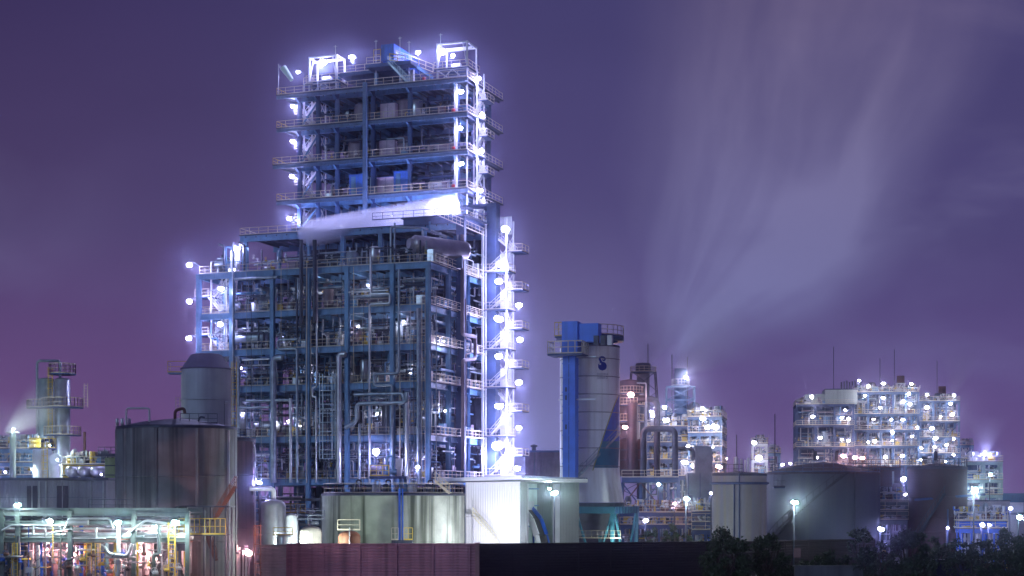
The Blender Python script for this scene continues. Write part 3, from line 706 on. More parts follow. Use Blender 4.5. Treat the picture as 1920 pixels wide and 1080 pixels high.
# windsock
a = T.loc(522, 165, yf-1.5); b = T.loc(522, 120, yf-1.5); o = T.empty('windsock', label='faded pale green windsock on a pole at the tall tower\'s top left', cat='windsock')
MB().tube([(a.x, yf-1.5, zt-.4), (a.x, yf-1.5, b.z)], .06, 6).build('pole', ALU, o)
w0 = T.loc(531, 127, yf-1.5); w1 = T.loc(547, 150, yf-1.5); m = MB(); d = (w1-w0); q = d.normalized(); up = Vector((0, 1, 0)); sd = q.cross(up)
rings = []
for k in range(7):
    c = w0+d*(k/6); r = .55-.2*k/6; rings.append([c+r*(cos(2*pi*j/14)*up+sin(2*pi*j/14)*sd)*(1+.06*sin(3*j)) for j in range(14)])
m.add([p for Rr in rings for p in Rr], [(i*14+j, i*14+(j+1) % 14, (i+1)*14+(j+1) % 14, (i+1)*14+j) for i in range(6) for j in range(14)], True)
m.build('sock', mat('pale green cloth', (.45, .6, .5), .8), o); MB().bar((a.x, yf-1.5, w0.z+.2), (w0.x, yf-1.5, w0.z+.1), .06).build('swivel_arm', ALU, o)

# ---- floodlights of the two blocks
def tlamp(px_, py_, ly, power, lab, kind='w', size=.42, off=(0, -.6, -.8), arm=(0, 1.1, .1), grp='floodlights on the main plant'):
    return lamp(T.world(T.loc(px_, py_, ly)), power, kind, lab, grp, size, arm, off)
ordn = ['topmost', 'second from the top', 'third from the top', 'fourth from the top', 'fifth from the top', 'sixth from the top', 'seventh from the top', 'eighth from the top']
for k, (x, y) in enumerate(((549, 199), (548, 265), (547, 331), (542, 410))):
    tlamp(x, y, yf+.4 if k < 3 else yf-1.5, 1700 if k < 3 else 3000, 'floodlight left of the tall tower, %s of four' % ordn[k], arm=(1.6, .2, 0), off=(.8, -.3, -.5))
tlamp(559, 135, yf+1, 1100, 'small white floodlight beside the windsock on the tall tower', size=.3, arm=(.8, 0, -.3))
tlamp(605, 117, yf+1.5, 3500, 'glaring floodlight inside the left hoist frame on the tall tower', size=.7, off=(0, -.2, -1.3), arm=(0, .5, .8))
tlamp(660, 107, yf+2, 2400, 'white floodlight on a post between left hoist frame and blue housing', size=.5, arm=(0, 0, -4.5))
tlamp(784, 98, yf+6, 2000, 'white floodlight just right of the blue fan housing', size=.42, arm=(0, 0, -4))
tlamp(829, 97, yf+1.5, 2500, 'glaring floodlight at the left post of the right hoist frame', size=.6)
tlamp(849, 104, yf+2.5, 1500, 'floodlight hung in the middle of the right hoist frame', size=.42)
for k, (x, y) in enumerate(((897, 147), (904, 216), (903, 283), (900, 357))):
    tlamp(x, y, yf+1.5, 1700, 'floodlight outside the tall tower\'s right stair, %s of four' % ordn[k], size=.45, arm=(0, 1.4, .1))
for k, (x, y) in enumerate(((864, 172), (863, 240), (864, 307))):
    tlamp(x, y, yf-1.2, 900, 'floodlight between the tall tower\'s right column and stair, %s of three' % ordn[k], size=.5)
tlamp(851, 384, yf-2.6, 14000, 'largest and brightest floodlight of the plant, where the steam jet starts', size=1.1, off=(-.4, -1.6, -.6))
for k, (x, y) in enumerate(((355, 497), (355, 565), (354, 634))):
    tlamp(x, y, 0, 1900, 'floodlight outside the blue block\'s left end, %s of three' % ordn[k], size=.48, arm=(1.6, .2, -.2), off=(.6, -.5, -.5))
for k, (x, y) in enumerate(((414, 541), (413, 608))):
    tlamp(x, y, -.4, 1500, 'floodlight in the blue block\'s left end bay, %s of two' % ordn[k], size=.48, arm=(1.6, .2, -.2))
tlamp(445, 465, 1, 1500, 'floodlight inside the white filter frame at the top left', size=.45)
for k, (x, y, pw, s_) in enumerate(((948, 430, 2200, .65), (939, 495, 2000, .7), (935, 528, 1700, .6), (935, 598, 2000, .7), (935, 668, 2000, .7), (936, 761, 2000, .7), (933, 836, 8000, 1.0))):
    tlamp(x, y, 18.4, pw, 'floodlight on the long right stair\'s inner side, %s of seven' % (ordn[k] if k < 6 else 'lowest and largest'), size=s_, arm=(0, .9, 0), off=(0, -.9, -.5))
for k, (x, y) in enumerate(((973, 572), (975, 637), (973, 717), (973, 802), (970, 878))):
    tlamp(x, y, 18.4, 2000, 'floodlight on the long right stair\'s outer edge, %s of five' % ordn[k], size=.55, arm=(-.8, .9, 0))
tlamp(705, 847, -5, 2600, 'tilted white floodlight above the roof of the low round concrete tank', size=.6, arm=(0, 3.5, .2), off=(0, -.3, -.9))
tlamp(783, 876, -5, 900, 'small white lamp on a post above the right of the low round concrete tank', size=.35, arm=(0, 0, -3.5))
for k, (x, y) in enumerate(((455, 775), (452, 690), (440, 505))):
    tlamp(x, y, 3.0, 400, 'small hidden work lamp inside the left bays of the blue block, %s of three' % ('lowest', 'middle', 'topmost')[k], size=.2)

for k, (x, y, lab) in enumerate(((757, 603, 'right of centre on the second floor down'), (495, 644, 'at the left on the third floor down'), (580, 700, 'left of centre on the fourth floor down'), (672, 612, 'in the middle of the third floor down'), (708, 775, 'behind the shiny horizontal pipes'), (605, 770, 'behind the thick lagged pipe'), (832, 640, 'at the shaded right side, upper'), (835, 770, 'at the shaded right side, lower'), (690, 535, 'under the top floor, middle'), (600, 540, 'under the top floor, left of centre'), (540, 790, 'low on the left, behind the dull pipe'), (770, 700, 'beside the tall thick straight pipe'))):
    tlamp(x, y, 4.0, 420, 'small work lamp inside the blue block, '+lab, 'n', size=.16, grp='work lamps inside the blue block')  # some stand on seen bright spots, others added for inner light
# ================================================================ round tanks
def tank(cx, rp, ptop, d, name='storage_tank', label='', m=None, roof=.12, rim=True, roofm=None, band=(), apex=None, z0=0, n=64):
    r = rp/F*d; z = HC+(HY-ptop)/F*(d-r*.9); c = ((cx-960)/F*d, d)
    E = empty(name, (c[0], c[1], 0), label=label, cat='tank' if 'stack' not in name else 'stack')
    MB().lathe((0, 0, 0), [(r, z0), (r, z)], n).build('shell', m, E)
    MB().lathe((0, 0, 0), [(r+.07, z-.25), (r+.07, z+.03), (r-.1, z+.03), (r*.6, z+r*roof*.55), (.05, z+r*roof)], n).build('roof', roofm or DPIPE, E)
    for b in band: MB().lathe((0, 0, 0), [(r+.002, b-.09), (r+.06, b-.07), (r+.06, b+.07), (r+.002, b+.09)], n).build('stiffener_ring', m, E)
    return E, r, z
def rimrail(E, r, z, a0, a1, m=None, step=10, h=1.1):
    pts = []; k = a0
    while k <= a1: pts.append((r*cos(radians(k)), r*sin(radians(k)), z)); k += step
    MB().rail(pts, h, .06, 99).build('railing', m or RAIL, E)
def spiral(E, r, a0, a1, z0, z1, m=None, w=.8):
    mb = MB(); n = 40; P = []
    for k in range(n+1):
        a = radians(a0+(a1-a0)*k/n); z = z0+(z1-z0)*k/n; P.append([(q*cos(a), q*sin(a), z) for q in (r+.1, r+.1+w)])
    for k in range(n):
        for j in (0, 1): mb.bar(P[k][j], P[k+1][j], .06, .25)
        mb.bar(P[k][0], P[k][1], .25, .04)
        up = [Vector(P[k+i][1])+Vector((0, 0, 1)) for i in (0, 1)]; mb.bar(up[0], up[1], .07)
        if k % 3 == 0: mb.bar(P[k][1], up[0], .06)
    mb.build('spiral_stair', m or RAIL, E)

# --- left group: big dark tank, twin behind, domed tower
E, r, z = tank(332, 111, 797, 165, label='large round dark grey stained tank with shallow cone roof, front left', m=CONC, roof=.16, band=(5, 11.5))
for k, a in enumerate((200, 225, 262, 300)): MB().box(r*cos(radians(a))-.12, r*cos(radians(a))+.12, r*sin(radians(a))-.14, r*sin(radians(a))+.1, 0, z-.3).build('rib', CONC, E)
MB().rail([(1.0+k*.9, -r*.55+k*.12, z+.25) for k in range(5)], 1.0, .05, 99).build('railing', DPIPE, E)
MB().tube([(0, -1, z+.5), (0, -1, z+1.7), (.9, -1, z+1.9), (1.0, -1, z+1.4)], .16, 8).build('vent_pipe', RUST, E)
MB().tube([(2.6, -2.4, z+.4), (2.8, -2.4, z+1), (3.3, -2.4, z+.9)], .1, 8).build('vent_pipe', DPIPE, E)
MB().tube([(-4.3, -3.6, z), (-4.3, -3.6, z+1.75), (-2, -3.6, z+1.75), (-2, -3.6, z+.1)], .1, 8, .3).build('overflow_loop', WHT, E)
for x in (-4.9, -4.4, -3.7): MB().drum((x-.4, -3.2, z+.1), (x-.4, -3.2, z+.7), .17, 8).build('breather_valve', ALU, E)
MB().tube([(r*cos(radians(-22))+.1, r*sin(radians(-22))-.2, 0), (r*cos(radians(-22))+.1, r*sin(radians(-22))-.2, z-.4)], .12, 8).build('down_pipe', WHT, E)
a = at(402, 975, 158); b = at(442, 912, 158); st = empty('tank_stair', (a.x, a.y, 0), label='rusty orange stair climbing the right side of the large dark tank', cat='stair')
MB().stair((0, 0, a.z), (b.x-a.x, 0, b.z), .8).build('flight', mat('rusty orange paint', (.22, .09, .045), .6), st); MB().stair((0, 1, a.z-4), (-1.5, 1, a.z), .8).build('flight', RUST, st)
for q in (0, 1): MB().bar((q*(b.x-a.x), 0, 0), (q*(b.x-a.x), 0, a.z if q == 0 else b.z), .12).build('post', DPIPE, st)
MB().box(-.8, .2, -.5, 1.4, a.z-.12, a.z).build('landing', DECK, st)
E, r, z = tank(400, 78, 822, 186, label='dark brown tank half hidden behind the right edge of the large stained tank', m=mat('dark plum shell', (.10, .06, .085), .75, 0, .3, .4, .6, (.03, .02, .03)), roof=.15, band=(6, 12))
rimrail(E, r, z, -60, 10, DPIPE)
MB().tube([(r+.15, -.8, 0), (r+.15, -.8, z-1), (r-.5, -.8, z+.4)], .1, 8).build('down_pipe', ALU, E)
for k in range(4): MB().drum((r+.1, -.9, z-1.5-k*1.6), (r+.1, -.9, z-1-k*1.6), .16, 8).build('fitting', WHT, E)
# domed tower
SIL = mat('pale lagged shell', (.33, .35, .40), .55, .15, .12, .4, .5, (.22, .23, .28))
d = 205; r = 46.5/F*d; c = at(387, 700, d); zt_ = HC+(HY-690)/F*(d-r); E = empty('domed_tower', (c.x, d, 0), label='pale cylindrical tower with dark domed cap rising behind the large stained tank', cat='tower vessel')
MB().lathe((0, 0, 0), [(r, 0), (r, zt_)], 56).build('shell', SIL, E)
zc = HC+(HY-664)/F*d
MB().lathe((0, 0, 0), [(r+.12, zt_), (r+.12, zt_+.18), (r-.02, zt_+.2), (r*.62, zc-.12), (r*.5, zc), (.05, zc+.08)], 56).build('cap', mat('dark sheet roof', (.075, .065, .10), .6, 0, .25), E)
zb_ = HC+(HY-748)/F*(d-r); MB().lathe((0, 0, 0), [(r+.01, zb_-.1), (r+.1, zb_-.1), (r+.1, zb_+.1), (r+.01, zb_+.1)], 56).build('stiffener_ring', SIL, E)
MB().box(-r-1.5, -r*.7, -1.2, .5, zt_-.55, zt_-.42).build('platform', BLUE, E); MB().rail([(-r-1.5, -1.2, zt_-.4), (-r*.75, -1.2, zt_-.4)], 1.4, .07).build('railing', YEL, E); MB().rail([(-r-1.5, -1.2, zt_-.4), (-r-1.5, .5, zt_-.4)], 1.2).build('railing', RAIL, E)
MB().ladder((-r-.35, -.6, zb_-4), 4.4, .5, False).build('ladder', RAIL, E)
MB().ladder((r+.5, -.6, 10), zt_-9, .6, True).build('ladder', YEL, E)
a = at(472-44, 778-0, d-r); MB().tube([(a.x-c.x-.6, -r*.8, 18), (a.x-c.x-.6, -r*.8, HC+(HY-755)/F*d)], .04, 6).build('lamp_post', DPIPE, E)
MB().lathe((a.x-c.x-.35, -r*.8, HC+(HY-757)/F*d), [(.3, -.1), (.1, .15), (.02, .2)], 10).build('unlit_lamp', ALU, E)

# --- low concrete tank
CT = mat('green streaked concrete', (.30, .34, .28), .85, 0, .25, .5, 1.0, (.045, .06, .035), .3)
E, r, z = tank(738, 133.5, 925, 186, 'round_tank', 'low wide round concrete tank with green black streaks behind the brown wall', CT, .02, band=())
rimrail(E, r-.2, z+.02, 180, 360); rimrail(E, r-.2, z+.02, 0, 180)
a = at(752, 1000, 186-r*1.01); MB().box(a.x-E.location.x-.28, a.x-E.location.x-.05, -r-.25, -r-.05, 0, z+.5).build('riser', BLUEB, E); MB().box(a.x-E.location.x+.1, a.x-E.location.x+.25, -r-.25, -r-.05, 0, z+.5).build('riser', BLUEB, E)
for k, (x, w) in enumerate(((665, 5), (700, 4), (720, 3), (768, 6), (800, 3))):
    q = at(x, 900, 180); mb = MB().drum((q.x-E.location.x, -4+k*.4, z+.1), (q.x-E.location.x, -4+k*.4, z+.9), .3+.05*k, 10); mb.tube([(q.x-E.location.x, -4+k*.4, z+.9), (q.x-E.location.x, -4+k*.4, z+1.5), (q.x-E.location.x+.5, -4+k*.4, z+1.5), (q.x-E.location.x+.5, -4+k*.4, z+.2)], .1, 8); mb.build('roof_fitting', WHT if k % 2 else DPIPE, E)
q = at(815, 900, 178); MB().stair((q.x-E.location.x+1.6, -7, z), (q.x-E.location.x, -7, z+1.4), .7).build('step_flight', RAIL, E)
MB().lathe((1, 0, z+.3), [(.1, 0), (.1, .02)], 8)
rail_ = MB().rail([(-r*.9+k*r*.15, -r-2.5, 2.2) for k in range(0)], 1)
# gantry with motor on top of it
a = at(697, 890, 183); b = at(760, 890, 183); g_ = empty('motor_gantry', (a.x, 183, 0), label='blue steel gantry carrying a pale motor box above the low concrete tank', cat='gantry'); w = b.x-a.x
zg = HC+(HY-893)/F*183
MB().box(-.2, w+.2, -1, 1.2, zg-.3, zg).build('platform', NAVY, g_); MB().rail([(-.1, -.9, zg), (2.0, -.9, zg)], 1.2, .08, .8).build('railing', YEL, g_)
for x in (w*.86, w*1.0): MB().box(x-.18, x+.18, -.2, .2, zg-1.9, zg-.31).build('leg', BLUE, g_)
MB().box(w*.72, w*.92, -.6, .4, zg+.9, zg+2.0).build('motor_box', ALU, g_); MB().tube([(w*.45, 0, zg), (w*.45, 0, zg+2.3), (w*.62, 0, zg+2.3), (w*.62, 0, zg+.1)], .14, 8).build('pipe', BLUE, g_)
MB().drum((w*.5, .1, zg+.5), (w*.75, .1, zg+.5), .35, 10).build('pump', BLUE, g_); MB().box(w*.75, w*.88, -.3, .3, zg+.01, zg+.9).build('stand', ALU, g_)

# --- small vessels between tank and big tank, behind the wall
def vessel(x, rp, ptop, d, lab, m, cat='pressure vessel', name='upright_vessel'):
    r = rp/F*d; c = at(x, ptop, d); o = empty(name, (c.x, d, 0), label=lab, cat=cat)
    MB().lathe((0, 0, 0), [(r, 1.2), (r, c.z-r*.6), (r*.93, c.z-r*.38), (r*.65, c.z-r*.15), (.03, c.z-.02)], 32).build('shell', m, o)
    for a in range(4): MB().box(r*.75*cos(a*pi/2+.7)-.12, r*.75*cos(a*pi/2+.7)+.12, r*.75*sin(a*pi/2+.7)-.12, r*.75*sin(a*pi/2+.7)+.12, 0, 1.3).build('leg', m, o)
    return o, r, c
v, r_, c_ = vessel(513, 23, 935, 178, 'big glossy pale green upright vessel with pipe bend on top, beside the dark tank', ALU)
MB().tube([(-2.6, 0, HC+(HY-916)/F*178), (.0, 0, HC+(HY-916)/F*178), (0, 0, c_.z-.1)], .28, 10, .7).build('top_pipe', WHT, v); MB().lathe((0, 0, 0), [(r_+.05, 5.4), (r_+.05, 5.6)], 32).build('band', ALU, v)
v, r_, c_ = vessel(583, 21, 985, 172, 'small brownish ribbed vessel with pipework on top, left of the concrete tank', mat('brown streaked shell', (.3, .27, .24), .6, 0, .3, .6, .7, (.10, .06, .05)))
MB().rail([(-1.3, -1.2, c_.z+.6), (1.6, -1.2, c_.z+.6)], 1.0).build('railing', DPIPE, v); MB().tube([(-.3, 0, c_.z-.1), (-.3, 0, c_.z+1.1), (1.2, 0, c_.z+1.1)], .12, 8).build('pipe', DPIPE, v); MB().drum((.1, 0, c_.z+.3), (.7, 0, c_.z+.3), .3, 10).build('motor', DPIPE, v)
v, r_, c_ = vessel(655, 21, 994, 170, 'small rust brown drum with railing on top in front of the concrete tank', mat('rust brown shell', (.32, .13, .07), .6, 0, .3, .6, .5))
MB().rail([(-1.1, -1.1, c_.z), (1.2, -1.1, c_.z)], 1.1).build('railing', RAIL, v); MB().tube([(.15, -1.25, 0), (.15, -1.25, c_.z+.3)], .06, 6).build('pipe', ALU, v)
v, r_, c_ = vessel(547, 12, 962, 175, 'narrow white bottle shaped hopper between the glossy vessel and brown vessel', WHT)
v, r_, c_ = vessel(533, 14, 1000, 168, 'squat grey pot on a yellow stand right of the glossy vessel', ALU)
MB().rail([(-1, -1, c_.z-.2), (1, -1, c_.z-.2)], .8, .07).build('railing', YEL, v)
o = empty('pipe_rack', (at(488, 930, 195).x, 195, 0), label='light green pipe rack with many thin pipes left of the concrete tank', cat='pipe rack'); R = random.Random(5)
w = 115/F*195
for x in (0, w*.5, w): MB().box(x-.15, x+.15, -.15, .15, 0, 9.8).build('post', GRN, o)
for z in (4.5, 6.2, 7.6, 9.2): MB().ibeam((0, 0, z), (w, 0, z), .2, .3).build('beam', GRN, o)
for k in range(22): z = R.uniform(3, 9.6); MB().tube([(R.uniform(-1, w*.4), R.uniform(-1, 1), z), (w*R.uniform(.5, 1.05), R.uniform(-1, 1), z)], R.choice((.05, .08, .14)), 8).build('pipe', R.choice((GREYP, ALU, GRN, WHT)), o)
for k in range(16): x = R.uniform(0, w); z = R.uniform(2, 6); MB().tube([(x, -.9, z), (x, -.9, z+R.uniform(1.5, 4))], R.choice((.05, .08, .12)), 8).build('riser', R.choice((GREYP, ALU, WHT)), o)
MB().rail([(w*.35, -.8, 7.6), (w*.75, -.8, 7.6)], 1.1, .06, .6).build('railing', YEL, o)
for x, y in ((545, 1010), (548, 992)): pass
a = at(735, 1012, 172); o = empty('access_platform', (a.x, 172, 0), label='small dark platform with yellow side rails at the foot of the blue riser', cat='platform')
MB().box(-.0, 2.2, -.6, .6, 4.4, 4.9).build('deck', DECK, o); MB().rail([(0, -.5, 4.9), (.7, -.5, 4.9)], 1.3, .05, .4).build('railing', RAIL, o); MB().rail([(1.3, -.5, 4.9), (2.2, -.5, 4.9)], 1.3, .05, .4).build('railing', YEL, o)
for x in (.1, 2.1): MB().box(x-.08, x+.08, -.08, .08, 0, 4.4).build('leg', DPIPE, o)

# --- brown noise wall
WALLM = mat('lit mauve ribbed sheet', (.46, .23, .30), .65, 0, .2, .3, .55, (.12, .06, .08))  # lamplight on this stretch put into a lighter wall colour
def wall(lab, p, q, d0, d1, z1, m, name='boundary_wall'):
    a = at(p, HY, d0); b = at(q, HY, d1); o = empty(name, (a.x, a.y, 0), label=lab, cat='wall'); v = (b.x-a.x, b.y-a.y)
    MB().corr((0, 0), v, 0, z1, .28, .08, True).build('sheeting', m, o); MB().bar((0, -.02, z1+.06), (v[0], v[1]-.02, z1+.06), .25, .12).build('coping', m, o)
    dn = Vector((v[0], v[1], 0)); ln = dn.length; dn /= ln; nr = Vector((dn.y, -dn.x, 0)); k = 0
    while k < ln:
        c = dn*k+nr*.11; MB().box(c.x-.05, c.x+.05, c.y-.03, c.y+.03, 0, z1).build('joint_post', m, o); k += 3.6
    return o
z1 = HC-(1021-HY)/F*160
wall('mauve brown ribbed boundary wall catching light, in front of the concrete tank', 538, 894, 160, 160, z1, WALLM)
wall('pale unpainted ribbed panel at the left end of the brown wall', 489, 538, 160, 160, z1-.1, mat('pale ribbed sheet', (.42, .43, .44), .6, 0, .2, .5, .3), 'wall_panel')
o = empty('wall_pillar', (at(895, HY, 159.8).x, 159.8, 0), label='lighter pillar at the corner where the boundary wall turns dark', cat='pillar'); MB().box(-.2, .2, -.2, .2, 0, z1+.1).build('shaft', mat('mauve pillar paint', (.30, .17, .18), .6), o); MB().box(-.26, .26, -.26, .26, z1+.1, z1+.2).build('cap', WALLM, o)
WALLD = mat('shaded plum ribbed sheet', (.022, .010, .022), .7, 0, .2, .3)  # same wall sheeting, its shade put into a darker colour
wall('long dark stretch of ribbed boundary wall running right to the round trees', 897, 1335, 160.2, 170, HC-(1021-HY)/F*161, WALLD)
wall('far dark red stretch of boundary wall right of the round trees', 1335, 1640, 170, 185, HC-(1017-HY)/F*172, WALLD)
o = empty('notice_board', (at(1486, 1000, 177).x, 176.2, 0), label='small faded notice on the dark red wall, right of the trees', cat='notice'); MB().box(0, .75, 0, .06, 2.9, 3.9).build('panel', mat('faded pink notice', (.16, .08, .10), .7), o)
for k in range(4): MB().box(.08, .67, -.012, -.002, 3.7-k*.22, 3.75-k*.22).build('line', mat('grey print', (.24, .18, .2), .7), o)
for x in (.05, .7): MB().box(x-.03, x+.03, .07, .12, 0, 3.9).build('post', DPIPE, o)
o = empty('parapet', (at(1490, 1000, 150).x, 150, 0), label='low pale concrete parapet at the bottom right of the picture', cat='wall'); MB().box(0, 6.3, 0, .4, 0, HC-(1063-HY)/F*150).build('wall', mat('dull concrete', (.10, .10, .12), .8, 0, .3, .5, .5), o)
MB().box(-.1, 6.4, -.05, .45, HC-(1063-HY)/F*150+.01, HC-(1063-HY)/F*150+.12).build('coping', mat('dull concrete', (.1, .1, .12)), o)

# --- white shed
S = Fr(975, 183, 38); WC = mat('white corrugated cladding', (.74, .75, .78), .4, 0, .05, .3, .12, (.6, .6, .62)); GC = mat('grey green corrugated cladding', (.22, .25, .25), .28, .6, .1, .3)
ll = S.loc(873, 950, 0).x; lr = S.side(1085, 0); zt = HC+(HY-903)/F*183
o = S.empty('clad_shed', label='white and grey corrugated shed with lit doorway, right of the concrete tank', cat='building')
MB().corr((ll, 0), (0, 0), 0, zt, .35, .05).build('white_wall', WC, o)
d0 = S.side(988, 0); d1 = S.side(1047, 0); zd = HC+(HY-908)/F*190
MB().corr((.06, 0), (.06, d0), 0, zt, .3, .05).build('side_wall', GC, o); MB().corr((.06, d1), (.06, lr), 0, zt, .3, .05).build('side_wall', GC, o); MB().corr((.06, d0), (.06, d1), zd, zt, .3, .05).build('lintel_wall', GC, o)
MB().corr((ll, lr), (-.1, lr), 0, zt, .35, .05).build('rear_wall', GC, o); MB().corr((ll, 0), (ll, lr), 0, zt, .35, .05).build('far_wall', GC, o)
fr = MB(); fr.box(-.15, .2, d1-.9, d1, 0, zd); fr.build('door_jamb', WHT, o)
MB().box(.0, .16, d0, d0+.1, 0, zd).build('door_frame', ALU, o)
MB().corr((-6, d0+.3), (-6, lr-.2), 0, zt, .5, .05).build('inner_wall', mat('pale cyan sheet', (.5, .62, .62), .5), o)
for z in (6, 8.5, 10.5): MB().bar((-5.8, d0+.3, z), (-5.8, lr-.2, z), .15).build('wall_rail', BLUE, o)
ro = MB(); ov = ll-3.6
ro.add([(ov, -.9, zt+.05), (.9, -.9, zt+.25), (.9, lr+.6, zt+.0), (ov, lr+.6, zt-.1), (ov, -.9, zt+.45), (.9, -.9, zt+.7), (.9, lr+.6, zt+.4), (ov, lr+.6, zt+.3)], [(3, 2, 1, 0), (4, 5, 6, 7), (0, 1, 5, 4), (1, 2, 6, 5), (2, 3, 7, 6), (3, 0, 4, 7)]); ro.build('roof', WC, o)
e = MB(); n = int(lr/.33)
for k in range(n): y = -.8+k*(lr+1.2)/n; e.tube([(.92, y, zt+.5), (1.25, y, zt+.47)], .09, 6)
e.build('eave_corrugation', GREYP, o)
st = S.empty('handrail_stair', label='pale yellow stair railing at the foot of the white shed wall', cat='stair'); sm = MB()
for q_ in (0, .55, 1.0): sm.bar((ll+5.5, -1.1, 4.2+q_), (ll+2.0, -1.1, 7.3+q_), .06)
for k in range(9): sm.bar((ll+5.5-k*.4375, -1.1, 4.2+k*.3875), (ll+5.5-k*.4375, -1.1, 5.2+k*.3875), .04)
for k in range(12): sm.box(ll+5.4-k*.29, ll+5.6-k*.29, -1.1, -.5, 4.25+k*.258, 4.28+k*.258)
sm.build('flight', mat('pale yellow paint', (.7, .66, .4), .5), st); MB().box(ll+1, ll+2, -1.45, -.75, 7.2, 7.3).build('landing', WHT, st); MB().bar((ll+2, -1.1, 0), (ll+2, -1.1, 7.2), .1).build('post', WHT, st); MB().bar((ll+5.5, -1.1, 0), (ll+5.5, -1.1, 4.2), .1).build('post', WHT, st)
# conveyor in the doorway
yc = (d0+d1)/2+.2; o = S.empty('conveyor', label='black belt conveyor with white side plates rising inside the lit doorway', cat='conveyor')
m = MB(); P = [(.35, yc, 2.5), (-.4, yc, 5.0), (-1.2, yc, 6.8), (-2.4, yc, 8.0)]
for a, b in zip(P, P[1:]): m.bar(a, b, 1.4, .15)
m.build('belt', BLK, o)
for sg in (-1, 1):
    m = MB(); 
    for a, b in zip(P, P[1:]): m.bar(Vector(a)+Vector((0, sg*.85, .1)), Vector(b)+Vector((0, sg*.85, .1)), .12, .8)
    m.build('side_plate', WHT if sg < 0 else BLUEB, o)
MB().box(-2.9, -2.3, yc-1.2, yc+1.2, 7.4, 9.0).build('head_hood', WHT, o)
for y in (-1.05, 1.05): MB().bar((-2.3, yc+y, 0), (-2.3, yc+y, 7.5), .15).build('leg', BLUEB, o)
lamp(S.world((3.0, d0+1.2, HC+(HY-925)/F*190)), 900, 'g', 'glaring green white lamp in front of the shed doorway', None, .42, off=(.3, -1.2, -.2), pole=True, name='post_lamp', cat='lamp')
lamp(S.world((-2.2, d1+1.2, zd-.5)), 500, 'g', 'lamp hidden inside the shed lighting its back wall', None, .2, arm=(0, 0, .8), name='ceiling_lamp', cat='lamp')
# dark hall behind the shed
o = empty('dark_hall', (at(985, 900, 300).x, 300, 0), label='low dark purple hall with a roof vent behind the white shed', cat='building'); w = 70/F*300; zt = HC+(HY-848)/F*300
MB().corr((0, 0), (w, 0), 0, zt, .8, .08).build('wall', mat('dark purple sheet', (.09, .06, .09), .7), o); MB().box(-.2, w, -.2, 12, zt+.01, zt+.35).build('roof', NAVY, o); MB().box(0, w, .2, 11.8, 0, zt).build('core', NAVY, o)
MB().tube([(1.6, 1, zt+.36), (1.6, 1, zt+1.0)], .4, 12).build('vent', DPIPE, o); MB().lathe((1.6, 1, zt+1), [(.65, 0), (.65, .3), (.05, .5)], 14).build('vent_cowl', DPIPE, o)

# ================================================================ silo with logo
d = 216; r = 56/F*d; cx = (1106-960)/F*d; zs = HC+(HY-648)/F*(d-r)
SILOM = mat('off white silo paint', (.84, .84, .84), .45, 0, .08, .3, .35, (.36, .30, .22))
o = empty('silo', (cx, d, 0), label='tall off white silo with a blue swan like emblem and blue green swoosh', cat='silo')
zf = HC+(HY-900)/F*(d-r); zb = HC+(HY-942)/F*(d-r)
MB().lathe((0, 0, 0), [(r*1.13, zb), (r*1.08, zb+1.5), (r*1.02, zf), (r, zf+1.2), (r, zs)], 72).build('shell', SILOM, o)
for k in range(9):
    z = zs-1.6-k*2.35
    if z > zf+1: MB().lathe((0, 0, 0), [(r+.003, z-.05), (r+.05, z-.04), (r+.05, z+.04), (r+.003, z+.05)], 72).build('stiffener_ring', mat('dark ring paint', (.20, .18, .20), .6), o)  # rings darker than the shell
MB().lathe((0, 0, 0), [(r+.02, zs), (r+.02, zs+.25), (.1, zs+.8)], 48).build('roof', DPIPE, o)
def onsil(px_, py_, rr):          # point on the shell seen at this pixel
    x = (px_-1106)/56*r*.985; x = max(-rr*.999, min(rr*.999, x)); y = -sqrt(max(0, rr*rr-x*x)); return Vector((x, y, HC+(HY-py_)/F*(d+y)))
def decal(poly_rows, m, name, off=.012):
    """poly_rows: [(py, px0, px1)] painted area on the shell"""
    v = []; n = 16
    for py_, a, b in poly_rows:
        for k in range(n+1): v.append(onsil(a+(b-a)*k/n, py_, r+off))
    f = [(i*(n+1)+k, i*(n+1)+k+1, (i+1)*(n+1)+k+1, (i+1)*(n+1)+k) for i in range(len(poly_rows)-1) for k in range(n)]
    MB().add(v, [q[::-1] for q in f], True).build(name, m, o)
def curve(y): t = (y-742)/(888-742); return 1160-52*t**.85
rows = [(742+k*6.1, curve(742+k*6.1), 1161.6) for k in range(15)]
decal(rows, BLUEB, 'painted_blue_swoosh')
rows = [(827.4+k*6.2, curve(827.4+k*6.2), 1161.6-.4*k) for k in range(9)]; decal(rows, mat('teal paint', (.03, .17, .26), .45), 'painted_teal_swoosh')
rows = [(742+k*6.1, curve(742+k*6.1)-2.2, curve(742+k*6.1)) for k in range(24)]; decal(rows, mat('olive yellow paint', (.4, .38, .12), .5), 'painted_edge_line', .014)
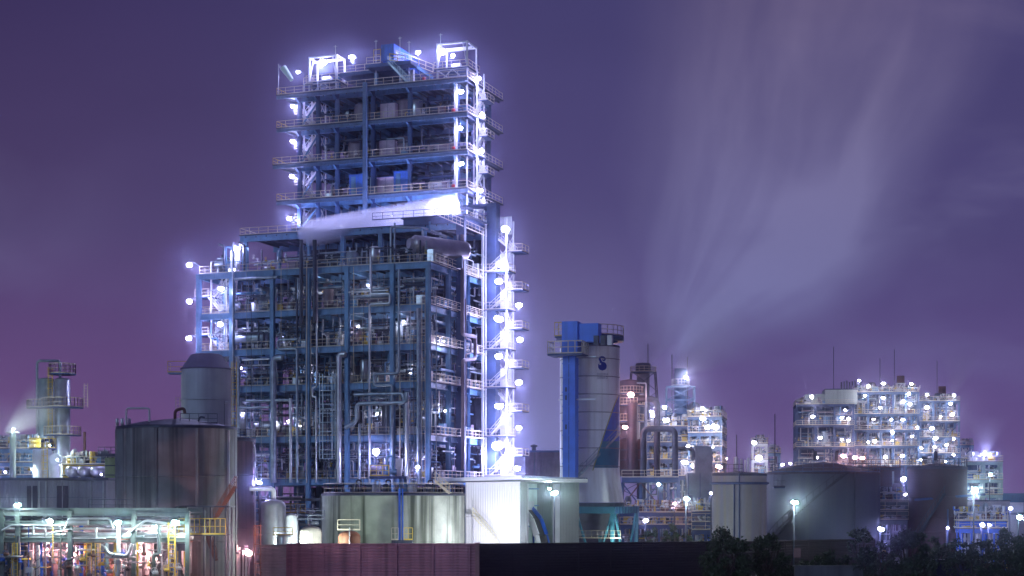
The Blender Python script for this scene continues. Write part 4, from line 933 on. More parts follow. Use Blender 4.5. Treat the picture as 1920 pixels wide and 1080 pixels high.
# emblem: round body with curling neck
LOGO = mat('deep blue emblem paint', (.008, .03, .30), .4, 0, .05)
def blob(cx_, cy_, rr, name, m_, off=.02):
    decal([(cy_-rr+k*rr/6, cx_-sqrt(max(.001, rr*rr-(rr-k*rr/6)**2)), cx_+sqrt(max(.001, rr*rr-(rr-k*rr/6)**2))) for k in range(13)], m_, name, off)
blob(1127, 686.5, 8.3, 'emblem_body', LOGO)
blob(1122.6, 682.4, 1.9, 'emblem_gap', SILOM, .03)
neck = [(1120.6, 684, 2), (1124.6, 679.6, 2.2), (1123.3, 676.2, 2.2), (1121.6, 673.3, 2.0), (1122.6, 670.6, 1.8), (1125.5, 669.3, 1.6), (1129, 669.6, 1.5), (1131.4, 671.4, 1.4), (1132, 674, 1.3), (1130.4, 676, 1.2), (1128.2, 676, 1.0), (1127.4, 674.4, .8), (1128.4, 673.2, .7)]
m = MB()
for (x0, y0, r0), (x1, y1, r1) in zip(neck, neck[1:]):
    for k in range(5):
        t = k/4; xx, yy, rr = x0+(x1-x0)*t, y0+(y1-y0)*t, (r0+(r1-r0)*t)
        v = [onsil(xx+rr*cos(2*pi*j/10), yy+rr*sin(2*pi*j/10), r+.022+.0008*len(m.f)/10) for j in range(10)]; m.add(v, [tuple(range(10))[::-1]])
m.build('emblem_neck', LOGO, o)
def text(body, px_, py_, hpx, name):
    cu = bpy.data.curves.new(name, 'FONT'); cu.body = body; cu.align_x = 'CENTER'; cu.size = 1.0; cu.space_character = 1.25
    t = bpy.data.objects.new(name, cu); COL.objects.link(t); bpy.context.view_layer.update()
    me = t.to_mesh(); k = hpx/.7; vs = [onsil(px_+v.co.x*k*.82, py_-v.co.y*k, r+.02) for v in me.vertices]; fs = [tuple(p.vertices) for p in me.polygons]; t.to_mesh_clear(); bpy.data.objects.remove(t)
    MB().add(vs, fs).build(name, mat('grey lettering', (.10, .10, .18), .5), o)
text('SHOWA', 1127.2, 703.5, 4.2, 'lettering'); text('DENKO', 1127.2, 710.2, 4.2, 'lettering')
# top platform and railing
MB().lathe((0, 0, 0), [(r-.3, zs+.9), (r+.55, zs+.9), (r+.55, zs+1.5), (r-.3, zs+1.5)], 40).build('top_platform', NAVY, o)
pts = [((r+.5)*cos(a), (r+.5)*sin(a), zs+1.5) for a in [radians(-170+k*12) for k in range(15)]]
MB().rail(pts, 1.3, .07, 99).build('railing', RAIL, o)
MB().stair((onsil(1085, 892, r).x-.8, -r-.8, HC+(HY-900)/F*(d-r)), (onsil(1160, 812, r).x, -r*.35-.8, HC+(HY-812)/F*(d-r*.4)), .9, (.25, -.95, 0)).build('stair', GREYP, o)
MB().lathe((0, 0, 0), [(r*1.14, zb-.05), (r*1.16, zb-.05), (r*1.16, zb-1.3), (r*1.14, zb-1.3)], 48).build('skirt', GRN, o)
MB().lathe((0, 0, 0), [(r*1.0, zb-1.3), (r*.45, zb-4.4)], 40).build('hopper_cone', ALU, o)
# blue bucket elevator
a = (1055.5-960)/F*211-cx; b = (1078-960)/F*211-cx
E = Fr(1078, 209.3, 16).empty('bucket_elevator', label='bright blue square elevator shaft standing in front of the left half of the silo', cat='elevator shaft')
wf = 1.62; zt_ = HC+(HY-655)/F*209
MB().box(-wf, 0, 0, 1.9, 6.5, zt_).build('casing', ELEV, E)
for k in range(11):
    z = 12+k*1.85
    if z < zt_-.5: MB().box(-wf-.07, .07, -.07, 1.97, z-.06, z+.06).build('flange', ELEV, E)
MB().box(-wf/2-.03, -wf/2+.03, -.04, -.002, 7, zt_-.3).build('seam', NAVY, E)
for px_ in (730, 800, 745): z = HC+(HY-px_)/F*209; MB().box(-wf*.8, -wf*.65, -.06, -.002, z-.3, z+.3).build('hatch', NAVY, E)
zp = HC+(HY-662)/F*208; MB().box(-wf-1.7, 1.2, -1.3, 2.4, zp-.25, zp).build('platform', NAVY, E)
MB().rail([(-wf-1.7, 2.3, zp), (-wf-1.7, -1.2, zp), (1.2, -1.2, zp), (1.2, 2.3, zp)], 1.6, .1, 1.0).build('railing', RAIL, E)
MB().rail([(-wf-1.2, .5, zp+2.4), (-wf-.1, .5, zp+2.4)], 1.8, .09, .6).build('railing', YEL, E); MB().box(-wf-1.2, -wf-.05, .5, 1.5, zp+2.2, zp+2.4).build('small_platform', NAVY, E)
MB().box(-wf-.1, .35, -.1, 2.2, zp+.01, HC+(HY-600)/F*208).build('head_casing', ELEV, E)
MB().box(.36, 3.0, .3, 2.2, HC+(HY-640)/F*209, HC+(HY-606)/F*209).build('drive_housing', ELEV, E)
for z in (HC+(HY-668)/F*209, HC+(HY-748)/F*209): MB().bar((-wf-.8, .9, z), (2.6, .9, z), .16).build('strut', ALU, E)
for k in range(3): MB().box(2.5+k*.9, 3.1+k*.9, -.2, .6, HC+(HY-648)/F*209, HC+(HY-630)/F*209).build('motor', WHT if k == 2 else DPIPE, E)
# blue support table under the silo
o = Fr(1150, 206, 24).empty('silo_stand', label='blue green steel stand with splayed legs under the silo', cat='support frame'); z1_ = HC+(HY-950)/F*206; z2_ = HC+(HY-963)/F*206
TEAL = mat('blue green steel paint', (.05, .20, .26), .5, 0, .2)
MB().box(-5.2, 0, -.3, .0, z2_, z1_).build('girder', TEAL, o); MB().box(.01, .3, -.3, 9, z2_, z1_).build('girder', TEAL, o)
for x, y in ((-5.0, 0), (-.1, 0), (.1, 8.5), (-5, 8.5)): MB().box(x-.22, x+.22, y-.2, y+.2, 0, z2_-.01).build('leg', TEAL, o)
for p, q in (((.1, .4, z2_), (.1, 4.2, 0)), ((.1, 8.2, z2_), (.1, 4.4, 0)), ((-5, 0, z2_), (-2.6, 0, 0)), ((-.2, 0, z2_), (-2.4, 0, 0))): MB().bar(p, q, .25).build('brace', TEAL, o)
for k in range(8): MB().box(.3, .36, .4+k*1.05, .5+k*1.05, z2_, z1_).build('stiffener', NAVY, o)
MB().rail([(-5.5, -1.5, 4.3), (1.5, -1.5, 4.3)], 1.0, .05, .8).build('railing', RAIL, o)

# ================================================================ plant behind the silo
R = random.Random(11)
def cyl(x, rp, p0, p1, d, name, lab, m, cat, dome=.35, z0=None, n=28, par=None):
    r = rp/F*d; c = at(x, p0, d); zb = 0 if p1 is None else HC+(HY-p1)/F*d
    o = empty(name, (c.x, d, 0), label=lab, cat=cat)
    MB().lathe((0, 0, 0), [(r, zb), (r, c.z-r*dome), (r*.8, c.z-r*dome*.4), (.03, c.z)], n).build('shell', m, o)
    return o, r, c.z
def ringplat(o, r, z, w=.9, a0=-180, a1=180, m=None, h=1.1, rm=None):
    n = 16; MB().lathe((0, 0, 0), [(r, z-.15), (r+w, z-.15), (r+w, z), (r, z)], n, 'z', radians(a0), radians(a1)).build('platform', m or NAVY, o)
    MB().rail([((r+w-.05)*cos(radians(a0+(a1-a0)*k/n)), (r+w-.05)*sin(radians(a0+(a1-a0)*k/n)), z) for k in range(n+1)], h, .08, 99).build('railing', rm or RAIL, o)
DUL = mat('dull mauve shell', (.07, .05, .065), .55, .1, .3, .5, .5)
o, r, z = cyl(1180, 19.5, 711, 822, 262, 'reactor_column', 'stout dull column lit pink by a lamp, directly behind the silo', DUL, 'column', .3)
ringplat(o, r, HC+(HY-738)/F*262, .6, -200, 20); ringplat(o, r, HC+(HY-760)/F*262, .8, -200, 20); MB().tube([(r*.2, -r-.3, 14), (r*.2, -r-.3, HC+(HY-757)/F*262)], .9, 12).build('leg_pipe', DUL, o)
ringplat(o, r, HC+(HY-790)/F*262, .7, -200, 20)
o, r, z = cyl(1186, 27, 822, 893, 262, 'process_drum', 'wide dark rusty drum under the pink lit column', mat('dark rusty shell', (.05, .022, .025), .6, 0, .4, .7, .6), 'pressure vessel', .12)
for k in range(3): MB().lathe((0, 0, 0), [(r+.05, z-2-k*1.6), (r+.05, z-1.8-k*1.6)], 28).build('band', DPIPE, o)
o, r, z = cyl(1206, 12.2, 681, None, 300, 'chimney_stack', 'grey chimney stack carried by a slim lattice frame, left of the blue stack', mat('grey chimney', (.12, .14, .18), .7, 0, .2), 'chimney', .02)
zt = HC+(HY-698)/F*300
MB().lathe((0, 0, 0), [(r+.05, z-2), (r+.2, z-1.9), (r+.2, z-.1), (r+.0, z)], 24).build('collar', DPIPE, o); ringplat(o, r, zt, 1.2, -180, 180, None, 1.0)
for sx in (-1, 1):
    for sy in (-1, 1):
        a = Vector((sx*2.2, sy*1.5, zt)); b = Vector((sx*4.6, sy*3, 0)); MB().bar(a, b, .22).build('lattice_leg', DPIPE, o)
    m = MB()
    for k in range(9):
        t0, t1 = k/9, (k+1)/9; f = lambda t, s: Vector((sx*(2.2+2.4*t), s*(1.5+1.5*t), zt*(1-t))); m.bar(f(t0, -1), f(t1, 1), .1); m.bar(f(t0, 1), f(t1, -1), .1); m.bar(f(t1, -1), f(t1, 1), .1)
    m.build('lattice', DPIPE, o)
m = MB()
for k in range(9):
    t0, t1 = k/9, (k+1)/9; f = lambda t, s: Vector((s*(2.2+2.4*t), -(1.5+1.5*t), zt*(1-t))); m.bar(f(t0, -1), f(t1, 1), .1); m.bar(f(t0, 1), f(t1, -1), .1)
m.build('lattice', DPIPE, o)
o, r, z = cyl(1276, 11.5, 691, None, 290, 'chimney_stack', 'blue chimney stack inside a square lattice tower with lit rim', mat('blue chimney', (.06, .12, .25), .5), 'chimney', .02)
ringplat(o, r, HC+(HY-723)/F*290, .5, -180, 180, None, 1.1, WHT)
f2 = Fr(1250, 288, 4); z0, z1 = HC+(HY-850)/F*288, HC+(HY-725)/F*288
E = f2.empty('lattice_tower', label='blue square lattice tower around the blue chimney stack', cat='lattice tower'); w = 52/F*288
for x in (0, w):
    for y in (0, w): MB().box(x-.15, x+.15, y-.15, y+.15, 0, z1).build('leg', MIDB, E)
nz_ = 5
for k in range(nz_+1):
    z = z0+(z1-z0)*k/nz_; MB().bar((0, 0, z), (w, 0, z), .25).build('girt', MIDB, E); MB().bar((w, 0, z), (w, w, z), .25).build('girt', MIDB, E)
    if k < nz_:
        zz = z+(z1-z0)/nz_; MB().bar((0, 0, z), (w, 0, zz), .14).build('brace', MIDB, E); MB().bar((w, 0, z), (0, 0, zz), .14).build('brace', MIDB, E); MB().bar((w, 0, z), (w, w, zz), .14).build('brace', MIDB, E)
for p0, p1, rr, dd, lab in (([(1196, 748), (1232, 748), (1232, 893)], 0, .5, 258, 'thick dark duct bending down behind the pink lit column'), ([(1206, 893), (1206, 804), (1266, 804), (1266, 900)], 0, .48, 255, 'thick dark duct arch in front of the lattice tower'),
                            ([(1270, 841), (1300, 841), (1300, 862)], 0, .3, 256, 'smaller dark duct elbow right of the dark duct arch'), ([(1212, 890), (1212, 718), (1194, 718)], 0, .12, 256, 'thin grey pipe hooked over at its top beside the pink lit column')):
    o = empty('duct', (0, 0, 0), label=lab, cat='duct'); MB().tube([at(x, y, dd) for x, y in p0], rr, 12, rr*2.5).build('lagging', DARK if rr > .2 else GREYP, o)
for x, y, rp, dd, lab in ((1246, 775, 15, 296, 'round blue white lit sphere tank left of the lattice tower'), (1302, 768, 14, 298, 'round sphere tank right of the lattice tower')):
    c = at(x, y, dd); rr = rp/F*dd; o = empty('sphere_tank', (c.x, dd, 0), label=lab, cat='sphere tank')
    MB().lathe((0, 0, c.z), [(rr*cos(a), rr*sin(a)) for a in [-pi/2+.01+(pi-.02)*k/14 for k in range(15)]], 28).build('shell', ALU, o)
    for k in range(6): a = k*pi/3; MB().bar((rr*.8*cos(a), rr*.8*sin(a), 0), (rr*.8*cos(a), rr*.8*sin(a), c.z-rr*.5), .3).build('leg', BLUE, o)
# blue process frame right of it
def rowframe(px0, px1, d, deg, pys, nb, depth, lab, seed, m, cw=.4, dens=1.0, name='process_unit', mats=None, rails=True, k=1.0, brk=None):
    f = Fr(px1, d, deg); x0 = f.loc(px0, 900, 0).x; xs_ = [x0+(0-x0)*i/nb for i in range(nb+1)]; zs_ = sorted(HC+(HY-p)/F*d for p in pys)
    E = f.empty(name, label=lab, cat='process structure'); steelwork(E, xs_, [0, depth*.5, depth], zs_, cw, .5, mc=m, mb_=m, rails=rails, railm=RAIL)
    co = Coll(); Rr = random.Random(seed)
    for a, b in zip([.2]+zs_, zs_+[zs_[-1]+2.5]):
        for i in range(nb):
            clutter(co, Rr, xs_[i]+.2, xs_[i+1]-.2, .3, depth*.55, a+.1, b-.4, dens, mats, k)
    Rb = random.Random(seed+1)
    for a, b in zip(zs_, zs_[1:]):
        for i in range(nb):
            if Rb.random() < .4: MB().bar((xs_[i], -.05, a), (xs_[i+1], -.05, b-.4), .18).build('brace', m, E)
            if brk and Rb.random() < brk: MB().corr((xs_[i]+.3, depth*.55), (xs_[i+1]-.3, depth*.55), a+.1, b-.5, .5, .06).build('dark_backing_panel', NAVY, E)
    co.flush(E); return f, E, xs_, zs_
rowframe(1292, 1352, 280, 12, (782, 812, 838, 868, 898), 3, 10, 'blue process frame with bright lamps right of the lattice tower', 31, MIDB, .35, 1.1, brk=.4)
rowframe(1215, 1292, 284, 8, (800, 830, 862, 893), 4, 9, 'dense blue piping frame at the foot of the lattice tower', 32, NAVY, .35, 1.3, brk=.6)
rowframe(1165, 1330, 240, 6, (962, 985), 7, 6, 'low rusty pipe frame behind the dark hedge', 33, NAVY, .3, 1.5, mats=[GREYP, RUST, TAN, ALU, YEL])
rowframe(1300, 1372, 215, 6, (960, 980, 995), 3, 6, 'low dark pipe rack with blue white lit pipes left of the pale tank', 34, NAVY, .3, 1.6, mats=[GREYP, ALU, BLUEB, WHT])
# braced platform under pink column
f = Fr(1272, 250, 6); E = f.empty('braced_platform', label='dark blue braced steel platform on crossed legs beside the silo', cat='platform'); x0 = f.loc(1166, 900, 0).x; z = HC+(HY-895)/F*250; zb = HC+(HY-950)/F*250
MB().box(x0, 0, -.2, 9, z-.8, z).build('deck', NAVY, E); MB().rail([(x0, -.1, z), (0, -.1, z)], 1.1, .07).build('railing', RAIL, E)
for k in range(4):
    a = x0-x0*k/3; MB().box(a-.25, a+.25, 0, .4, 0, z-.81).build('leg', NAVY, E)
    if k < 3: b = x0-x0*(k+1)/3; MB().bar((a, .1, z-.8), (b, .1, zb), .2).build('brace', NAVY if k != 1 else RUST, E); MB().bar((b, .1, z-.8), (a, .1, zb), .2).build('brace', NAVY if k else RUST, E)
MB().box(x0, 0, .5, .8, zb-.3, zb).build('lower_beam', NAVY, E); MB().rail([(x0+2, .4, zb), (-2, .4, zb)], .9, .09, .8).build('railing', mat('orange paint', (.55, .2, .04), .5), E)
# box hopper (square blue) in the middle
c = at(1318, 905, 262); o = empty('filter_house', (c.x, 262, 0), label='grey blue cladded filter house between the piping and the pale tank', cat='building'); MB().box(-2.4, 3.4, 0, 4, 4, c.z+1.5).build('casing', mat('grey blue sheet', (.16, .2, .24), .6), o); MB().box(-1.2, 1.6, .5, 3, c.z+1.51, c.z+6).build('duct', mat('grey blue sheet', (.16, .2, .24)), o)
for x in (-2.2, 3.2): MB().box(x-.2, x+.2, .2, .6, 0, 3.99).build('leg', BLUE, o)
for k in range(4): MB().box(-2.42+k*1.9, -2.3+k*1.9, -.06, -.002, 4, c.z+1.5).build('rib', NAVY, o)

# small sphere-lit structure at 1420 and stacks
rowframe(1412, 1438, 330, 5, (832, 862, 890), 1, 4, 'slim white lit frame with a starry lamp above the pale tank', 36, WHT, .25, 1.2)
rowframe(1438, 1462, 335, 5, (850, 885), 1, 4, 'low blue frame joined to the slim white frame', 37, BLUE, .25, .8)
for x, p, h, lab in ((1380, 856, 10, 'short curved white vent behind the pale tank, leftmost'), (1390, 860, 5, 'thin white vent tube, second in the row'), (1397, 862, 4, 'thin white vent tube, third in the row'), (1403, 858, 6, 'slightly thicker vent tube, fourth in the row')):
    o, r, z = cyl(x, h*.45, p, None, 300, 'vent_tube', lab, ALU, 'vent', .5)
for x, p0, p1, lab in ((1563, 730, 650, 'tallest thin mast at the left of the far complex'), (1650, 710, 672, 'thin mast left of the first small chimney'), (1677, 725, 655, 'mast just left of the first brown chimney'), (1757, 755, 676, 'mast left of the second brown chimney'), (1453, 880, 776, 'lone thin mast between the pale tank and the far complex'), (1381, 880, 815, 'short thin mast behind the pale tank'), (1215, 690, 645, 'thin rod on top of the grey chimney'), (1260, 730, 665, 'thin rod left of the blue chimney'), (1289, 730, 670, 'thin rod right of the blue chimney'), (1002, 860, 838, 'tiny mast above the dark hall')):
    dd = 424 if x > 1500 else 300; a = at(x, p1, dd); o = empty('mast', (a.x, dd, 0), label=lab, cat='mast'); MB().tube([(0, 0, 0), (0, 0, a.z)], .09, 6).build('rod', DPIPE, o); MB().box(-.3, .3, -.3, .3, 0, .3).build('base', DPIPE, o)

# ================================================================ far right complex
FX = [(1494, 1600, (758, 797, 838, 875), 3, 'far frame with pale cladded block on top, left end of the distant complex', 41, NAVY, .9),
      (1604, 1722, (735, 776, 806, 836, 872), 5, 'brilliantly lit middle frame of the distant complex under the first brown chimney', 42, MIDB, 1.7),
      (1726, 1798, (752, 790, 820, 850, 880), 3, 'brightly lit right frame of the distant complex under the second brown chimney', 43, MIDB, 1.7)]
FR = []
for a, b, py, nb, lab, sd, m, dn in FX: FR.append(rowframe(a, b, 420, 7, py, nb, 14, lab, sd, m, .45, dn, mats=[GREYP, ALU, WHT, TAN, BLUE], k=1.3, brk=.85))
rowframe(1800, 1824, 424, 7, (835, 862, 890), 1, 8, 'low lit step of the distant complex at its right end', 44, BLUE, .35, 1.5, mats=[ALU, WHT, GREYP], brk=.8)
o = FR[0][0].empty('cladded_block', label='pale grey green cladded box on the top left of the distant complex', cat='building'); a = FR[0][0].loc(1547, 731, 1); b = FR[0][0].loc(1596, 731, 1); zb = FR[0][3][-1]+.1; PG = mat('pale grey green cladding', (.36, .40, .38), .6, 0, .1, .3, .3)
MB().box(a.x, b.x+1.5, 1, 12, zb, a.z).build('casing', PG, o); MB().box(a.x-5, a.x-.02, 2, 12, zb, a.z-1).build('low_casing', PG, o); MB().box(a.x-.1, b.x+1.6, .9, 12.1, a.z+.01, a.z+.25).build('roof_edge', DPIPE, o)
MB().corr((FR[0][2][0]+1.5, 8), (-2, 8), 2, zb-.3, .6, .08).build('inner_cladding', PG, o)
for k in range(8): MB().drum((a.x+4.5+k*.7, 5, a.z+.3), (a.x+4.5+k*.7, 5, a.z+2.2+.2*(k % 3)), .2, 8).build('vent_pipe', DPIPE, o)
for k, (x, p0, p1) in enumerate(((1690, 704, 735), (1768, 724, 752))):
    f = FR[1+k][0]; a = f.loc(x-7, p0, 2); b = f.loc(x+7, p0, 2); zb = FR[1+k][3][-1]
    o = f.empty('brown_chimney', label='short square brown chimney on white legs, %s of the two' % ('left and higher', 'right and lower')[k], cat='chimney'); MB().lathe(((a.x+b.x)/2, 3.5, 0), [(.98, a.z-1.9), (.98, a.z), (.8, a.z), (.8, a.z-1.9)], 20).build('stack', RUST, o)
    for xx in (a.x, b.x):
        for yy in (2.5, 4.5): MB().bar((xx, yy, zb), (xx, yy, a.z-1.95), .2).build('leg', WHT, o)
    MB().bar((a.x, 2.5, zb), ((a.x+b.x)/2, 2.5, a.z-2), .15).build('brace', WHT, o); MB().bar((b.x, 2.5, zb), ((a.x+b.x)/2, 2.5, a.z-2), .15).build('brace', WHT, o); MB().box(a.x-.2, b.x+.2, 2.3, 4.7, a.z-2.1, a.z-1.92).build('cap_plate', WHT, o)
# twin arches (round vessels) low in the complex
for k, x in enumerate((1618, 1662)):
    c = at(x, 880, 412); r = 20/F*412; o = empty('round_drum', (c.x, 412, 0), label='big round topped grey drum low in the distant complex, %s of two' % ('left', 'right')[k], cat='pressure vessel')
    MB().lathe((0, 0, HC+(HY-876)/F*412-2.0), [(r, 0), (r, 6)], 30, 'y').build('shell', GREYP, o)
    MB().box(-r*.8, r*.8, .5, 5.5, 0, HC+(HY-876)/F*412-4.2).build('plinth', NAVY, o)
LR = random.Random(3)
fl = [(1522, 744, 1.1), (1524, 781, 1.15), (1538, 821, 1.1), (1531, 858, 1.0), (1585, 769, .5), (1579, 783, .7), (1591, 785, .8), (1578, 824, .6), (1591, 826, .7), (1611, 714, .6), (1628, 724, .7), (1656, 719, .8), (1709, 720, .6), (1738, 740, .7), (1789, 741, .8),
      (1622, 742, .9), (1656, 746, .9), (1694, 753, 1.0), (1704, 739, .6), (1738, 764, .9), (1782, 757, .6), (1638, 786, .7), (1671, 787, .9), (1693, 787, .8), (1673, 810, .8), (1747, 803, .8), (1720, 801, .5), (1673, 826, .7), (1640, 827, .9), (1628, 829, .5), (1754, 822, .9), (1788, 823, .6), (1775, 834, .7),
      (1753, 838, .7), (1727, 840, .6), (1660, 857, 1.2), (1692, 855, 1.1), (1788, 853, .6), (1773, 866, .5), (1726, 862, .6), (1710, 818, .4), (1764, 781, .6), (1786, 777, .7), (1706, 758, .7), (1650, 764, .5)]
ORD = ['first', 'second', 'third', 'fourth', 'fifth', 'sixth', 'seventh', 'eighth', 'ninth', 'tenth']
def cell(x, y):
    fr_ = 'left' if x < 1602 else 'middle' if x < 1725 else 'right'; lv = {'left': (758, 797, 838), 'middle': (735, 776, 806, 836), 'right': (752, 790, 820, 850)}[fr_]; n = sum(y > q for q in lv)
    return fr_, ('above the roof', 'on the top storey', 'on the second storey down', 'on the third storey down', 'on the lowest storey')[n]
fl.sort(); cells = {}; seen_ = {}
for x, y, s_ in fl: cells.setdefault(cell(x, y), []).append(x)
for k, (x, y, s_) in enumerate(fl):
    c_ = cell(x, y); li = cells[c_]; od = '' if len(li) == 1 else ', %s from left' % ORD[li.index(x)+seen_.setdefault((c_, x), -1)+1]
    seen_[(c_, x)] = seen_.get((c_, x), -1)+1
    dd = 417+LR.uniform(0, 3); lamp(at(x, y, dd), round(330*s_), 'n', 'floodlight %s of the %s far frame%s' % (c_[1], c_[0], od), 'floodlights on the distant complex', (.22+.32*s_)*LR.uniform(.85, 1.15), off=(0, -1.0, -.9), arm=(0, 2, 0))
for k, (x, y, s_) in enumerate(((1581, 855, 1.1), (1603, 858, .9), (1617, 859, 1.0))):
    lamp(at(x, y, 405), 900, 'p', 'pink white lamp behind the domed grey tank, %s of three' % ('left', 'middle', 'right')[k], 'pink lamps of the distant complex', .5*s_+.2, off=(0, -1, -.9))
# structure at far right with steam
rowframe(1812, 1878, 300, 9, (866, 900, 928), 2, 6, 'pale green braced frame at the right edge under a fan of steam', 46, mat('pale green steel', (.24, .34, .34), .5), .35, .9, mats=[ALU, WHT, GREYP], brk=.7)
for x in (1829, 1845, 1858): o, r, z = cyl(x, 7, 848, 866, 303, 'steam_vent', 'round vent drum under the steam fan, %s of three' % {1829: 'left', 1845: 'middle', 1858: 'right'}[x], ALU, 'vent', .3)
o = empty('blue_hall', (at(1880, 930, 340).x, 340, 0), label='teal blue hall roof above a white wall at the right picture edge', cat='building'); za = HC+(HY-925)/F*340
MB().box(0, 9, 0, 10, 0, za).build('wall', WHT, o); MB().box(-.2, 9, -.3, 10.3, za-1.9, za+.02).build('roof', mat('teal roof sheet', (.02, .12, .22), .5), o); MB().box(4.4, 4.8, -.1, -.02, 0, za-2).build('door_edge', NAVY, o)
o = empty('grey_hall', (at(1812, 960, 262).x, 262, 0), label='low grey wall building behind the blue lit equipment at the right', cat='building'); za = HC+(HY-940)/F*262
MB().box(0, 7, 0, 6, 0, za).build('wall', mat('dull mauve wall', (.26, .24, .28), .7), o); MB().box(-.1, 7.1, -.1, 6.1, za+.01, za+.2).build('roof', DPIPE, o)
o = empty('low_hall', (at(1868, 975, 250).x, 250, 0), label='low grey hall with round tank roof right of the big starry lamp', cat='building'); MB().box(0, 6, 0, 6, 0, HC+(HY-965)/F*250).build('wall', mat('dull mauve wall', (.26, .24, .28)), o); MB().box(-.3, 6.2, -.3, 6.2, HC+(HY-965)/F*250+.01, HC+(HY-961)/F*250).build('roof', DPIPE, o)

# ================================================================ right tanks
PT = mat('pale mauve tank paint', (.22, .20, .24), .7, 0, .1, .4, .45, (.30, .25, .12), .1)
E, r, z = tank(1386, 51, 888, 196, label='pale mauve tank with faint yellow stains, left of the three right tanks', m=PT, roof=.1, band=(11.2,)); rimrail(E, r, z, 180, 270, DPIPE)
for a in (252, 262): MB().tube([((r+.12)*cos(radians(a)), (r+.12)*sin(radians(a)), 0), ((r+.12)*cos(radians(a)), (r+.12)*sin(radians(a)), z-(1 if a == 252 else 0))], .07, 6).build('down_pipe', NAVY, E)
MB().lathe((0, 0, 0), [(r+.06, z-1.3), (r+.25, z-1.2), (r+.25, z-1.0), (r+.06, z-1.0)], 48).build('wind_girder', NAVY, E)
DT = mat('dark blue grey tank paint', (.05, .06, .10), .6, 0, .12, .4, .5, (.08, .09, .11), .1)
E, r, z = tank(1542, 106, 885, 208, label='widest dark blue grey tank with domed roof and diagonal stair, right half', m=DT, roof=.2, roofm=mat('dark dome roof', (.05, .04, .06), .7)); spiral(E, r, 205, 282, 4.2, z, DARK)
rimrail(E, r, z, 200, 340, NAVY); 
for x in (-1.5, 1.2): MB().drum((x, -3, z+1.6), (x, -3, z+2.6), .25, 8).build('vent', DARK, E); MB().tube([((r+.1)*cos(radians(292)), (r+.1)*sin(radians(292)), 0), ((r+.1)*cos(radians(292)), (r+.1)*sin(radians(292)), z)], .08, 6).build('down_pipe', DPIPE, E) if x > 0 else None
MB().box(r*cos(radians(196)), r*cos(radians(196))+2.0, r*sin(radians(210))-1, r*sin(radians(210)), z-2, z-1.85).build('platform', NAVY, E); MB().rail([(r*cos(radians(196)), r*sin(radians(210))-1, z-1.85), (r*cos(radians(196))+2, r*sin(radians(210))-1, z-1.85)], 1.6, .07, .5).build('railing', DPIPE, E)
MAR = mat('dark maroon tank paint', (.065, .027, .034), .65, 0, .2, .4, .6, (.05, .03, .04))
E, r, z = tank(1640, 47, 877, 224, label='dark maroon tank tucked behind the right side of the widest tank', m=MAR, roof=.1, band=(5, 9)); rimrail(E, r, z, 180, 360, RUST)
MB().tube([((r+.15)*cos(radians(300)), (r+.15)*sin(radians(300)), 0), ((r+.15)*cos(radians(300)), (r+.15)*sin(radians(300)), z-.5)], .14, 8).build('down_pipe', ALU, E)
E, r, z = tank(1757, 54.5, 876, 212, label='rust brown tank with crossed stairs, rightmost of the tanks', m=MAR, roof=.16, roofm=mat('dark dome roof', (.05, .04, .06)), band=(3, 5, 7, 9.5)); rimrail(E, r, z, 180, 360, DPIPE)
spiral(E, r, 215, 268, 3.5, 10, DARK); MB().tube([((r+.15)*cos(radians(275)), (r+.15)*sin(radians(275)), 0), ((r+.15)*cos(radians(275)), (r+.15)*sin(radians(275)), 8)], .1, 6).build('down_pipe', NAVY, E)
MB().bar((-r, -r*.9, 9.2), (r+1.5, -r*.9, 9.9), .2, .3).build('walkway', NAVY, E)
MB().lathe((-.2, 0, z+1), [(.25, 0), (.25, 1), (.05, 1.2)], 8).build('vent', DARK, E)
# blue lit equipment at right
rowframe(1800, 1885, 205, 5, (978, 992), 4, 4, 'low blue lit pump skid behind the hedge at the right', 47, BLUEB, .2, 2.0, mats=[BLUEB, ALU, WHT, GREYP])
rowframe(1640, 1700, 212, 5, (940, 958, 976), 2, 4, 'green lit pipe frame between the two maroon tanks', 48, GRN, .2, 1.8, mats=[ALU, WHT, GRN])
# post lamps
for x, y, d, k, pw, s_, lab in ((1287, 935, 185, 'g', 1600, .4, 'big green glaring lamp on a thin pole behind the dark wall'), (1490, 942, 176, 'g', 2000, .42, 'big cyan star shaped lamp in front of the widest dark tank'), (1828, 920, 184, 'g', 2200, .5, 'biggest green white lamp at the right, beside the rust brown tank'),
                                (1265, 944, 236, 'p', 500, .3, 'small pink lamp in the low rusty pipe frame'), (1211, 976, 205, 'w', 500, .35, 'small white lamp low behind the silo stand'), (1235, 908, 246, 'g', 400, .3, 'small green lamp under the braced platform'), (1334, 925, 205, 'w', 60, .25, 'tiny white lamp at the left edge of the pale tank'),
                                (1652, 992, 196, 'w', 900, .4, 'white lamp on a short post left of the bushy tree, low'), (1694, 898, 240, 'w', 900, .45, 'white lamp between the two maroon tanks, upper'), (1697, 926, 238, 'w', 500, .4, 'white lamp between the two maroon tanks, lower'), (1912, 970, 190, 'g', 600, .4, 'greenish lamp at the very right edge of the picture'),
                                (1857, 890, 296, 'g', 500, .4, 'small lamp on the pale green frame at the right'), (1895, 953, 246, 'w', 400, .35, 'small warm lamp over the low grey hall'), (1842, 984, 200, 'w', 500, .3, 'left small lamp of the blue lit pump skid'), (1855, 984, 200, 'w', 300, .22, 'right small lamp of the blue lit pump skid'), (1777, 990, 204, 'w', 300, .2, 'tiny violet lamp at the foot of the rust brown tank')):
    lamp(at(x, y, d), pw, k, lab, None, s_, pole=True, name='post_lamp', cat='lamp', off=(0, -.9, -.3))
